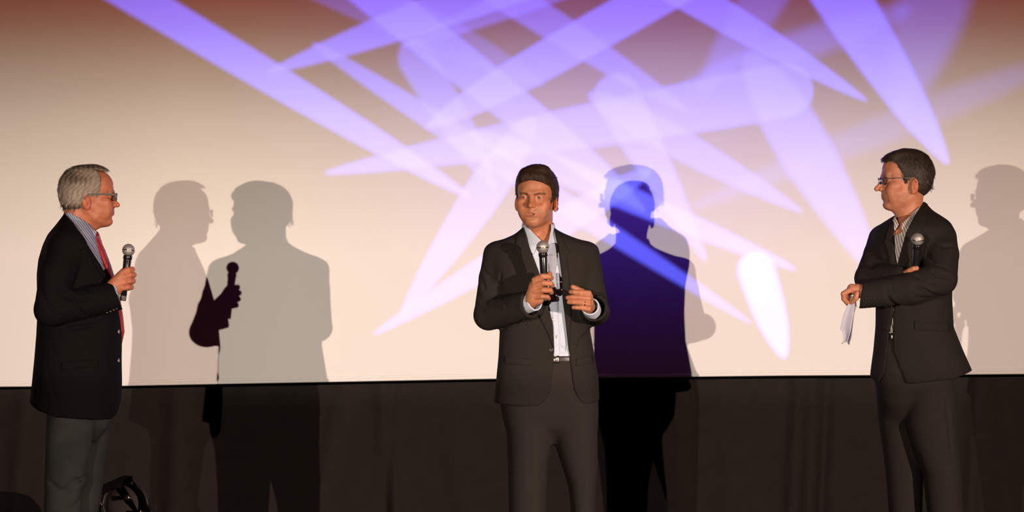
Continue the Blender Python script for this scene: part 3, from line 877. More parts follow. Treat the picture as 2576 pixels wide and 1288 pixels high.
# ---- man in the middle -------------------------------------------------
def man_middle():
    cx = 1362
    loc, rz, L, P2, rows = frame_of(cx)
    root = thing('person', 'man in open charcoal suit and pale blue shirt, facing the audience, speaking into a microphone', 'person', loc, rz, )
    # jacket
    F = Field((-.30, -.34, .82), (.32, .18, 1.60), .0052)
    body = rows([(566, 1320, 1390, .03, .055), (576, 1310, 1398, .03, .070), (588, 1296, 1421, .025, .082), (599, 1272, 1448, .02, .09), (608, 1250, 1478, .02, .095),
                 (620, 1232, 1496, .015, .10), (640, 1228, 1500, .01, .112), (680, 1234, 1492, 0, .125), (750, 1244, 1484, 0, .13), (830, 1257, 1484, 0, .125), (895, 1254, 1496, 0, .122),
                 (957, 1248, 1506, 0, .128), (1022, 1241, 1508, 0, .132)])
    F.op(loft(body, 2.5))
    rs, re, rw = L(1246, 652, .0), L(1230, 792, -.045), L(1338, 762, -.215)
    sleeve(F, [L(1250, 642, .01), L(1238, 700, .0), re, rw], (.052, .051, .058, .054), 'auto', .022)
    ls, le, lw = L(1478, 640, .0), L(1500, 782, -.035), L(1492, 772, -.205)
    sleeve(F, [L(1476, 640, .01), L(1483, 690, .0), L(1497, 783, -.03), lw], (.047, .050, .055, .052), (-.28, -.92, .12), .022)
    hem = poly2(P2([(1150, 400), (1650, 400), (1650, 1007), (1506, 1008), (1467, 1016), (1430, 1017), (1356, 1016), (1319, 1019), (1241, 1012), (1150, 1010)]))
    F.op((hem, F.lo, F.lo+F.h*F.n), 'i', .004)
    op = P2([(1317, 545), (1316, 574), (1337, 634), (1356, 684), (1378, 757), (1391, 820), (1394, 878), (1391, 924), (1385, 977), (1372, 1003), (1352, 1018), (1352, 1060), (1475, 1060),
             (1468, 1017), (1452, 997), (1443, 975), (1437, 935), (1432, 895), (1426, 842), (1414, 748), (1412, 692), (1404, 627), (1394, 580), (1394, 545)])
    opf = poly2(op)
    front = lambda X, Y, Z: np.maximum(opf(X, Y, Z), Y-.01).astype(np.float32)
    torso_in = loft([(r[0], r[1], r[2], r[3], r[4]) for r in body], 2.5, shrink=.020)
    # hollow inside, open at the neck, down the front and at the hem
    torso_h = loft([(r[0], r[1], r[2], r[3], r[4]) for r in body]+[(body[-1][0]-.1, body[-1][1], body[-1][2], 0, .13)]+[(body[0][0]+.05, body[0][1]+.02, body[0][2]-.02, .03, .05)], 2.5, shrink=.013)
    low = inter(torso_h, lambda X, Y, Z: Z-(CAMZ+(644-880)/PX)+0*X)
    # shirt opening
    v0, f0 = F.mesh(1); bv0 = BVHTree.FromPolygons(v0.tolist(), f0.tolist())
    F.op((front, np.array([-.08, -.34, .78]), np.array([.18, .012, 1.62])), 's', .003)
    F.op(low, 's', .003)
    # keep the sleeves in front of the opening
    sl = F.blank()
    sleeve(sl, [re, rw], (.058, .054), 'auto', .0, True)
    sleeve(sl, [L(1497, 783, -.03), lw], (.055, .052), (-.28, -.92, .12), .0, True)
    F.f = np.minimum(F.f, sl.f)
    for c in ([(1212, 700), (1225, 740), (1250, 760), (1275, 762)], [(1205, 745), (1228, 770), (1262, 775), (1300, 770)], [(1218, 680), (1240, 705), (1262, 715)],
              [(1262, 690), (1256, 720), (1262, 752)], [(1505, 700), (1495, 740), (1478, 770)], [(1530, 760), (1512, 776), (1496, 800)], [(1300, 812), (1262, 826)],
              [(1480, 830), (1460, 850), (1452, 880)]):
        crease(F, P2(c), .0035, .012)
    for c in ([(1208, 722), (1236, 757), (1270, 770)], [(1525, 735), (1505, 765)]):
        crease(F, P2(c), .0045, .014, 'u')
    jk, V, Fc = sdf_obj('jacket', F, MT['suit'], root, 2)
    bv = bvh_of([jk])
    patch('lapel', bv0, P2([(1318, 572), (1300, 590), (1296, 622), (1290, 634), (1304, 640), (1312, 690), (1340, 760), (1376, 832), (1392, 872), (1391, 820), (1377, 757), (1355, 684), (1336, 634)]), MT['suit'], jk, .003, .005)
    patch('lapel', bv0, P2([(1394, 574), (1412, 592), (1424, 622), (1436, 634), (1424, 641), (1430, 690), (1436, 760), (1434, 830), (1430, 880), (1426, 842), (1415, 748), (1413, 692), (1405, 627)]), MT['suit'], jk, .003, .005)
    patch('pocket_flap', bv, P2([(1270, 893), (1338, 900), (1338, 918), (1269, 911)]), MT['suit'], jk, .002, .004)
    patch('pocket_flap', bv, P2([(1448, 900), (1490, 893), (1491, 911), (1449, 918)]), MT['suit'], jk, .002, .004)
    for bx, by in ((1386, 877),): button(jk, bv, *P2([(bx, by)])[0], .0088, MT['darkbutton'])
    for bx, by in ((1318, 806), (1326, 804.5), (1334, 803), (1342, 801)): button(jk, bv, *P2([(bx, by-3)])[0], .0042, MT['darkbutton'])
    # shirt
    F = Field((-.20, -.16, 1.02), (.22, .16, 1.585), .0045)
    F.op(loft([(r[0], r[1], r[2], r[3], r[4]) for r in body if r[0] > 1.0]+[(1.02, (1256-cx)/PX, (1500-cx)/PX, 0, .122)], 2.5, shrink=.0125))
    vcut = poly2(P2([(1322, 560), (1336, 590), (1352, 612), (1366, 634), (1374, 634), (1384, 606), (1389, 590), (1390, 560)]))
    F.op((lambda X, Y, Z: np.maximum(vcut(X, Y, Z), Y+.02).astype(np.float32), np.array([-.08, -.16, 1.44]), np.array([.06, -.02, 1.60])), 's', .003)
    neck_h = tube([L(1355, 560, .02), L(1356, 600, .02)], (.058, .060)); F.op(neck_h, 's', .002)
    for c in ([(1394, 700), (1405, 760), (1400, 820)], [(1404, 650), (1396, 700), (1402, 740)], [(1412, 800), (1402, 850), (1414, 880)], [(1392, 770), (1412, 776)], [(1390, 782), (1410, 792)], [(1396, 885), (1425, 880)], [(1394, 868), (1420, 876)]):
        crease(F, P2(c), .0028, .010)
    sh, V, Fc = sdf_obj('shirt', F, MT['shirt_blue'], root)
    bs = bvh_of([sh])
    patch('button_placket', bs, P2([(1376, 640), (1392, 640), (1404, 760), (1408, 890), (1392, 890), (1388, 760)]), MT['shirt_blue'], sh, .0012, .0018)
    for bx, by in ((1392, 802), (1399, 845), (1389, 712)): button(sh, bs, *P2([(bx, by)])[0], .0055, MT['brass'])
    # collar: two leaves around the neck
    F = Field((-.11, -.16, 1.44), (.11, .13, 1.60), .0024)
    F.op(tube([L(1356, 640, -.020), L(1355, 600, .008), L(1354, 562, .026)], (.087, .0705, .0635)))
    nin = tube([L(1356, 660, -.020), L(1355, 600, .008), L(1354, 545, .028)], (.0810, .0635, .0555)); F.op(nin, 's', .001)
    left = poly2(P2([(1312, 565), (1316, 574), (1326, 604), (1337, 636), (1342, 640), (1353, 614), (1362, 606), (1346, 590), (1330, 574), (1322, 565)]))
    right = poly2(P2([(1386, 564), (1386, 578), (1381, 600), (1374, 628), (1380, 634), (1389, 608), (1401, 633), (1406, 628), (1401, 602), (1396, 575), (1398, 564)]))
    back = lambda X, Y, Z: np.maximum(-(Y-.02), Z-(CAMZ+(644-560)/PX))+0*X
    F.op((lambda X, Y, Z: np.minimum(np.minimum(np.maximum(left(X, Y, Z), Y-.03), np.maximum(right(X, Y, Z), Y-.03)), np.maximum(back(X, Y, Z), -(Z-1.50))).astype(np.float32), F.lo, F.lo+F.h*F.n), 'i', .001)
    sdf_obj('collar', F, MT['shirt_blue'], sh)
    # belt
    F = Field((-.21, -.16, 1.00), (.235, .16, 1.10), .004)
    bz = CAMZ+(644-902)/PX
    F.op(loft([(bz-.02, (1258-cx)/PX, (1495-cx)/PX, 0, .119), (bz+.02, (1258-cx)/PX, (1495-cx)/PX, 0, .119)], 2.5, shrink=.006))
    F.op((lambda X, Y, Z: np.abs(Z-bz)-.0155+0*X+0*Y, F.lo, F.lo+F.h*F.n), 'i', .002)
    bl, V, Fc = sdf_obj('belt', F, MT['leather'], root)
    bb = bvh_of([bl])
    patch('buckle', bb, P2([(1390, 893), (1406, 892), (1406, 911), (1390, 912)]), MT['metal'], bl, .003, .003)
    # trousers
    F = Field((-.24, -.16, .03), (.26, .17, 1.06), .0065)
    F.op(loft(rows([(896, 1262, 1494, 0, .112), (960, 1256, 1500, 0, .120), (1040, 1264, 1502, 0, .118), (1075, 1280, 1495, 0, .095), (1112, 1330, 1450, 0, .04)]), 2.4))
    F.op(loft(rows([(940, 1270, 1388, 0, .09), (1020, 1264, 1391, 0, .11), (1088, 1274, 1392, 0, .105), (1130, 1276, 1387, 0, .098), (1170, 1278, 1379, 0, .092), (1288, 1280, 1373, 0, .082), (1420, 1283, 1368, .01, .074), (1560, 1286, 1360, .02, .070), (1570, 1286, 1360, .02, .070)]), 2.2), 'u', .02)
    F.op(loft(rows([(940, 1394, 1494, 0, .09), (1020, 1391, 1501, 0, .11), (1088, 1391, 1503, 0, .105), (1130, 1400, 1503, 0, .098), (1170, 1413, 1503, 0, .092), (1220, 1429, 1500, 0, .088), (1288, 1437, 1498, 0, .082), (1420, 1440, 1500, .01, .074), (1560, 1442, 1512, .02, .070), (1570, 1442, 1512, .02, .070)]), 2.2), 'u', .02)
    crease(F, P2([(1322, 1030), (1322, 1120), (1324, 1200), (1326, 1290)]), .0028, .012, 'u')
    crease(F, P2([(1450, 1030), (1462, 1120), (1470, 1200), (1474, 1290)]), .0028, .012, 'u')
    sdf_obj('trousers', F, MT['trouser'], root)
    shoe(root, (1322-cx)/PX, -.02, -.15, MT['leather']); shoe(root, (1478-cx)/PX, -.02, .2, MT['leather'])
    # head
    S = dict(w=1.0, jaw=.87, nose=.96, skin=(.40, .160, .084), brow=(.11, .048, .027), brow_a=.80, brow_z=.0335, folds=0, chin=.003, neck=(.030, -.15), neck_r=.057, beard=.35, gap=.0046, mouth_w=.0230, open=.0030,
             look=(-.22, -1, -.05), fwd=-.45, temple=.0575, slope=3.5, line=(.070, .050), hair=[(.066, .064), (.098, .084), (.102, .106), (.094, .125), (.055, .146), (0, .153), (-.06, .148), (-.1, .115), (-.120, .06), (-.108, .005), (-.086, -.030), (-.05, -.034), (-.022, -.02), (-.014, .03), (0, .036), (.012, .030), (.018, .004), (.030, .004), (.034, .030), (.044, .045), (.052, .055)],
             zmin=-.024, tufts=[((0, -.058, .086), (.062, .054, .042)), ((.016, -.040, .124), (.042, .042, .022)), ((-.030, -.040, .112), (.026, .04, .018))], hair_w=1.02, hair_m=MT['hair_brown'], n=10000, seed=4, strand=.017, lip=(.40, .15, .11))
    T = Matrix.Translation(Vector(L(1349.5, 510, .0))) @ turn(-.19, .03, .02)
    hp = build_head(root, S, T)
    # chest and forearms under the clothes, then both hands
    F = Field((-.24, -.13, .20), (.24, .15, 1.60), .010)
    F.op(loft([(r[0], r[1], r[2], r[3], r[4]) for r in body if r[0] > .90], 2.4, shrink=.036), 'u')
    F.op(tube([L(1355, 600, .02), L(1355, 560, .03)], (.055, .052)), 'u', .02)
    for a, b, c in ((1335, 1325, 1322), (1438, 1466, 1475)): F.op(tube([L(a, 1030), L(b, 1250), L(c, 1500)], (.065, .045, .035)), 'u', .01)
    torso = F.mesh(1)
    h = .0017
    # right hand closed round the microphone; back of the hand to the lower left
    def f(pts, r0, r1): n = len(pts); return tube(pts, [r0+(r1-r0)*i/(n-1) for i in range(n)])
    lo, hi = np.array(L(1322, 775, -.30)), np.array(L(1402, 675, -.18))
    Fg = [f([L(1345, 703, -.262), L(1364, 694, -.276), L(1380, 694, -.268), L(1386, 698, -.252)], .0122, .0098),
          f([L(1346, 716, -.264), L(1366, 710, -.280), L(1384, 711, -.270), L(1388, 716, -.252)], .0124, .0100),
          f([L(1347, 731, -.262), L(1366, 727, -.279), L(1383, 728, -.268), L(1386, 733, -.252)], .0124, .0098),
          f([L(1348, 745, -.258), L(1364, 743, -.272), L(1377, 744, -.264), L(1380, 748, -.250)], .0102, .0082),
          f([L(1342, 728, -.232), L(1358, 700, -.226), L(1372, 690, -.226), L(1383, 688, -.236)], .0135, .0095)]
    palm = [tube([L(1340, 750, -.235), L(1347, 720, -.248)], (.026, .026)), tube([L(1355, 750, -.240), L(1352, 715, -.250)], (.021, .021)), tube([L(1333, 756, -.215), L(1343, 742, -.235)], (.030, .028))]
    hr = hand_field(h, Fg, palm, lo, hi)
    # left hand open in front of the jacket, four fingers to the left, thumb tip above
    lo, hi = np.array(L(1415, 800, -.31)), np.array(L(1510, 700, -.17))
    Fg = [f([L(1478, 735, -.262), L(1458, 733, -.276), L(1442, 732, -.274), L(1434, 732, -.268)], .0112, .0082),
          f([L(1478, 748, -.266), L(1454, 745, -.282), L(1436, 745, -.280), L(1426, 746, -.274)], .0112, .0084),
          f([L(1478, 762, -.264), L(1456, 758, -.280), L(1440, 757, -.278), L(1429, 757, -.272)], .0108, .0080),
          f([L(1478, 774, -.258), L(1460, 771, -.272), L(1447, 770, -.270), L(1440, 770, -.266)], .0098, .0074),
          f([L(1480, 745, -.232), L(1462, 732, -.232), L(1446, 724, -.236), L(1439, 720, -.240)], .0140, .0092)]
    palm = [tube([L(1475, 744, -.250), L(1473, 764, -.248)], (.0205, .0205)), tube([L(1470, 746, -.256), L(1469, 766, -.254)], (.015, .014)), tube([L(1474, 758, -.240), L(1478, 770, -.205)], (.025, .026))]
    hl = hand_field(h, Fg, palm, lo, hi)
    merge_body(root, [hp, (torso[0], torso[1], None), (hr[0], hr[1], None), (hl[0], hl[1], None)], MT['skin'], S['skin'])
    cuff(sh, [L(1312, 767, -.17), L(1342, 756, -.220)], .0375, MT['shirt_blue'])
    cuff(sh, [L(1489, 782, -.17), L(1483, 770, -.216)], .0350, MT['shirt_blue'])
    # ring on the left hand
    V, Fc = [], []
    bm = bmesh.new()
    n1, n2 = 24, 8; c0 = Vector(L(1466, 760, -.272)); ax = (Vector(L(1456, 758, -.280))-Vector(L(1478, 762, -.264))).normalized(); q = ax.to_track_quat('Z', 'Y')
    for i in range(n1):
        for j in range(n2):
            a, b = 2*PI*i/n1, 2*PI*j/n2; V.append(c0+q @ Vector(((.0112+.0011*math.cos(b))*math.cos(a), (.0112+.0011*math.cos(b))*math.sin(a), .0022*math.sin(b))))
            Fc.append((i*n2+j, i*n2+(j+1) % n2, ((i+1) % n1)*n2+(j+1) % n2, ((i+1) % n1)*n2+j))
    bm.free(); mesh_obj('finger_ring', V, Fc, MT['gold'], root)
    microphone('microphone', 'silver headed black microphone held in front of the throat of the man in the middle', L(1365, 622, -.262), L(1371, 753, -.240), .0240, loc, rz)
man_middle()

def grip(rows_, r0, r1):
    return [tube(p, [r0+(r1-r0)*i/(len(p)-1) for i in range(len(p))]) for p in rows_]

# ---- grey haired man on the left, in profile ---------------------------
def man_left():
    cx = 205
    loc, rz, L, P2, rows = frame_of(cx)
    root = thing('person', 'grey-haired man in black blazer, jeans and red tie, in profile, holding a microphone', 'person', loc, rz)
    F = Field((-.24, -.33, .80), (.20, .27, 1.66), .0054)
    body = rows([(536, 163, 196, .0, .055), (546, 156, 214, .0, .075), (558, 147, 226, .0, .105), (572, 136, 240, .0, .145), (590, 121, 252, .0, .180), (616, 109, 264, .0, .200), (653, 98, 278, 0, .205),
                 (691, 94, 289, 0, .200), (740, 95, 300, 0, .190), (780, 96, 304, 0, .185), (842, 93, 306, 0, .185), (903, 88, 305, 0, .19), (965, 82, 306, 0, .195), (1014, 76, 303, 0, .198), (1062, 76, 298, 0, .198)])
    F.op(loft(body, 2.4))
    for sy in (-1, 1): F.op(ell(L(178, 628, sy*.150), (.085, .075, .065)), 'u', .04)      # shoulders
    hem = poly2(P2([(0, 400), (400, 400), (400, 1000), (303, 1012), (291, 1041), (273, 1051), (212, 1048), (142, 1042), (96, 1026), (88, 1020), (74, 1012), (0, 1005)]))
    F.op((hem, F.lo, F.lo+F.h*F.n), 'i', .004)
    v0, f0 = F.mesh(1); bv0 = BVHTree.FromPolygons(v0.tolist(), f0.tolist())
    opn = poly2(P2([(160, 500), (166, 539), (184, 563), (200, 587), (215, 610), (231, 635), (247, 661), (266, 694), (284, 735), (297, 785), (303, 818), (310, 850), (345, 850), (345, 500)]))
    F.op((opn, F.lo, F.lo+F.h*F.n), 's', .003)
    tin = loft([(r[0], r[1], r[2], r[3], r[4]) for r in body], 2.4, shrink=.014)
    F.op(inter(tin, lambda X, Y, Z: Z-(CAMZ+(644-900)/PX)+0*X), 's', .003)
    # near sleeve, bent, and the far arm hanging
    el = L(130, 776, -.225); wr = L(292, 742, -.205)
    sl = F.blank()
    sleeve(sl, [L(172, 622, -.165), L(146, 690, -.215), el, wr], (.066, .066, .062, .056), (1, .02, .40), .0, True)
    sleeve(sl, [L(172, 622, .165), L(150, 720, .215), L(160, 830, .215), L(190, 935, .19)], (.066, .060, .056, .048), (.25, 0, -1), .0, True)
    k = .018; h = np.clip(.5+.5*(F.f-sl.f)/k, 0, 1); F.f = sl.f*h+F.f*(1-h)-k*h*(1-h)
    for c in ([(165, 700), (195, 722), (232, 730)], [(150, 735), (190, 752), (235, 752)], [(135, 690), (150, 725), (175, 745)], [(180, 720), (188, 760), (210, 790)],
              [(100, 810), (180, 822), (240, 815), (258, 808)], [(104, 720), (120, 760), (150, 790)]):
        crease(F, P2(c), .0045, .014)
    for c in ([(112, 850), (104, 930), (100, 1005)], [(118, 905), (130, 960), (150, 1020)]): crease(F, P2(c), .0020, .006)
    for c in ([(150, 715), (190, 738), (230, 742)], [(120, 700), (138, 735)]): crease(F, P2(c), .005, .016, 'u')
    jk, V, Fc = sdf_obj('jacket', F, MT['suit_black'], root, 2)
    bv = bvh_of([jk])
    patch('lapel', bv0, P2([(166, 541), (158, 556), (170, 582), (188, 612), (206, 632), (214, 620), (226, 640), (246, 680), (270, 708), (266, 694), (247, 661), (231, 635), (215, 610), (200, 587), (184, 563)]), MT['suit_black'], jk, .003, .005)
    patch('pocket_flap', bv, P2([(155, 905), (245, 899), (246, 918), (156, 925)]), MT['suit_black'], jk, .002, .004)
    for x, y in ((267, 786), (275, 783), (283, 780), (290, 777)): button(jk, bv, *P2([(x, y-3)])[0], .0050, MT['brass'])
    for x, y in ((296, 833), (296, 905)): button(jk, bv, *P2([(x, y)])[0], .0085, MT['brass'])
    # shirt with the belly under the jacket
    F = Field((-.20, -.24, 1.00), (.20, .24, 1.63), .0045)
    sr = rows([(538, 170, 200, .0, .050), (552, 166, 216, .0, .07), (566, 160, 232, .0, .095), (583, 150, 238, 0, .13), (607, 140, 246, 0, .16), (640, 130, 256, 0, .175), (681, 120, 270, 0, .175), (740, 115, 287, 0, .17), (800, 115, 297, 0, .168), (860, 112, 302, 0, .17), (930, 110, 296, 0, .17)])
    F.op(loft(sr, 2.3)); F.op(tube([L(212, 500, 0), L(206, 560, 0), L(206, 590, 0)], (.050, .054, .05)), 's', .003)
    for c in ([(228, 625), (245, 660), (262, 700)], [(236, 620), (254, 660)]): crease(F, P2(c), .003, .01)
    sh, V, Fc = sdf_obj('shirt', F, MT['shirt_l'], root)
    F = Field((-.075, -.13, 1.50), (.08, .13, 1.63), .0024)
    F.op(tube([L(216, 606, 0), L(207, 566, 0), L(200, 530, 0)], (.083, .076, .070)))
    F.op(tube([L(218, 620, 0), L(208, 566, 0), L(201, 510, 0)], (.0775, .0700, .0635)), 's', .001)
    cp = poly2(P2([(163, 545), (167, 537), (173, 533), (190, 544), (208, 556), (233, 577), (243, 583), (240, 594), (231, 604), (221, 609), (203, 590), (184, 566), (174, 556)]))
    F.op((cp, F.lo, F.lo+F.h*F.n), 'i', .001)
    V, Fc = F.mesh(1); mesh_obj('collar', V.tolist(), Fc.tolist(), MT['shirt_l'], sh)
    # tie
    F = Field((.0, -.12, 1.05), (.19, .07, 1.57), .0035)
    F.op(tube([L(238, 592, -.022), L(246, 610, -.026)], (.018, .015)))
    F.op(tube([L(243, 604, -.040), L(253, 632, -.046), L(266, 670, -.048), L(280, 712, -.044), L(291, 752, -.034), L(300, 800, -.024), L(303, 834, -.024), L(301, 862, -.022)], (.0135, .0170, .0190, .0180, .0160, .0140, .0140, .008), 2.2), 'u', .006)
    sdf_obj('tie', F, MT['tie'], root)
    # jeans
    F = Field((-.20, -.24, .03), (.18, .24, 1.08), .0065)
    F.op(loft(rows([(890, 110, 292, 0, .165), (960, 106, 290, 0, .17), (1030, 118, 284, 0, .15), (1075, 135, 270, 0, .10), (1110, 160, 240, 0, .04)]), 2.3))
    F.op(loft(rows([(890, 130, 250, -.05, .07), (980, 118, 248, -.085, .09), (1047, 120, 242, -.09, .092), (1108, 117, 230, -.09, .088), (1170, 115, 217, -.09, .082), (1199, 114, 218, -.09, .080), (1231, 114, 207, -.09, .076), (1288, 112, 205, -.09, .074), (1400, 112, 196, -.09, .070), (1545, 112, 196, -.09, .068), (1570, 112, 196, -.09, .068)]), 2.2), 'u', .02)
    F.op(loft(rows([(890, 150, 270, .05, .07), (980, 150, 286, .085, .09), (1055, 168, 283, .09, .09), (1129, 168, 273, .09, .085), (1215, 160, 261, .09, .080), (1288, 150, 248, .09, .075), (1400, 150, 232, .09, .070), (1545, 150, 232, .09, .068), (1570, 150, 232, .09, .068)]), 2.2), 'u', .02)
    for c in ([(150, 1262), (175, 1230), (200, 1205), (217, 1200)], [(150, 1240), (185, 1200), (214, 1192)], [(165, 1275), (190, 1262), (206, 1240)], [(125, 1200), (150, 1222), (180, 1228)]):
        crease(F, P2(c), .005, .014)
    crease(F, P2([(160, 1250), (190, 1216), (214, 1206)]), .006, .014, 'u')
    sdf_obj('jeans', F, MT['jeans'], root)
    shoe(root, (158-cx)/PX+.06, -.09, PI/2, MT['leather']); shoe(root, (195-cx)/PX+.06, .09, PI/2, MT['leather'])
    # head
    def grey(v):
        y, z = v[:, 1], v[:, 2]
        d = .9*np.exp(-(((y-.066)/.036)**2+((z-.098)/.036)**2))+.6*np.exp(-(((y-.020)/.035)**2+((z-.085)/.014)**2))      # darker swirl at the crown
        top = np.clip((z-.112)/.02, 0, 1)
        t = .80-.62*np.maximum(d*.9, top*.85)+.16*np.sin(y*330+z*190+2*np.sin(z*120))
        t -= .60*np.clip((-.008-z)/.018, 0, 1)*np.clip((y-.0)/.02, 0, 1)
        return np.clip(t, 0, 1)
    q = lambda pts: [((a-216)/PX, (508-b)/PX) for a, b in pts]
    S = dict(w=1.0, jaw=.98, nose=.965, skin=(.42, .145, .078), brow=(.12, .06, .035), brow_a=.5, neck=(.052, -.15), neck_r=.054, beard=.12, mouth_w=.021, open=.0034, wrinkle=True,
             frontcut=False, hair_m=MT['hair_grey'], n=9500, seed=9, strand=.016, lip=(.36, .11, .075), grey=grey, look=(0, -1, .05),
             hair=q([(269, 427), (262, 421), (250, 412), (221, 404), (186, 412), (163, 430), (148, 454), (145, 478), (150, 505), (158, 527), (165, 531), (200, 531), (207, 523), (209, 508), (211, 494), (221, 490), (233, 489), (240, 495), (243, 513), (247, 513), (249, 490), (250, 475), (249, 455), (246, 440), (238, 430), (230, 425), (246, 429), (262, 431)]),
             back=.098, neck_y=.024, tufts=[((0, -.062, .116), (.050, .026, .015)), ((0, .048, .026), (.070, .056, .06))])
    T = Matrix.Translation(Vector(L(216, 508, .0))) @ turn(PI/2+.07, .02, 0)
    hp = build_head(root, S, T)
    eyeglasses(root, T, 1.0, 0, 'frame_grey', .0042)
    F = Field((-.22, -.27, .20), (.20, .27, 1.62), .010)
    F.op(loft([(r[0], r[1], r[2], r[3], r[4]) for r in body if r[0] > .92], 2.4, shrink=.038))
    F.op(tube([L(196, 600, 0), L(208, 555, 0)], (.055, .052)), 'u', .02)
    for y in (-.09, .09):
        x0 = 180 if y < 0 else 222
        F.op(tube([L(x0, 1030, y), L(x0-16, 1200, y), L(x0-24, 1500, y)], (.065, .045, .035)), 'u', .01)
    torso = F.mesh(1)
    # near hand: back of the hand to the audience, closed round the microphone
    lo, hi = np.array(L(240, 775, -.28)), np.array(L(350, 655, -.13))
    Fg = grip([[L(303, 686, -.222), L(318, 678, -.214), L(329, 677, -.196), L(325, 682, -.178)],
               [L(306, 697, -.226), L(323, 691, -.216), L(333, 691, -.196), L(326, 696, -.178)],
               [L(306, 710, -.226), L(322, 706, -.216), L(331, 706, -.196), L(324, 710, -.178)],
               [L(303, 722, -.222), L(317, 721, -.212), L(326, 721, -.194), L(319, 724, -.180)],
               [L(292, 700, -.196), L(304, 684, -.182), L(314, 674, -.174)]], .0122, .0098)
    palm = [tube([L(284, 716, -.212), L(303, 694, -.216)], (.024, .022)), tube([L(290, 728, -.210), L(302, 712, -.216)], (.022, .021)), tube([L(274, 727, -.206), L(290, 714, -.210)], (.026, .026))]
    hr = hand_field(.0017, Fg, palm, lo, hi)
    # far hand hanging below the far cuff
    lo, hi = np.array(L(160, 1010, .10)), np.array(L(260, 900, .28))
    Fg = grip([[L(200, 962, .17+.012*i), L(206, 982, .168+.012*i), L(208, 998-abs(i-1)*3, .166+.012*i)] for i in range(4)]+[[L(200, 948, .165), L(214, 968, .155), L(216, 980, .155)]], .0100, .0082)
    hf = hand_field(.0022, Fg, [ell(L(197, 948, .19), (.020, .030, .042))], lo, hi)
    merge_body(root, [hp, (torso[0], torso[1], None), (hr[0], hr[1], None), (hf[0], hf[1], None)], MT['skin'], S['skin'])
    cuff(sh, [L(266, 736, -.205), L(287, 731, -.206)], .0375, MT['shirt_l'])
    microphone('microphone', 'silver headed black microphone in the hand of the grey-haired man on the left', L(320, 629.5, -.178), L(306, 755, -.186), .0240, loc, rz)
man_left()

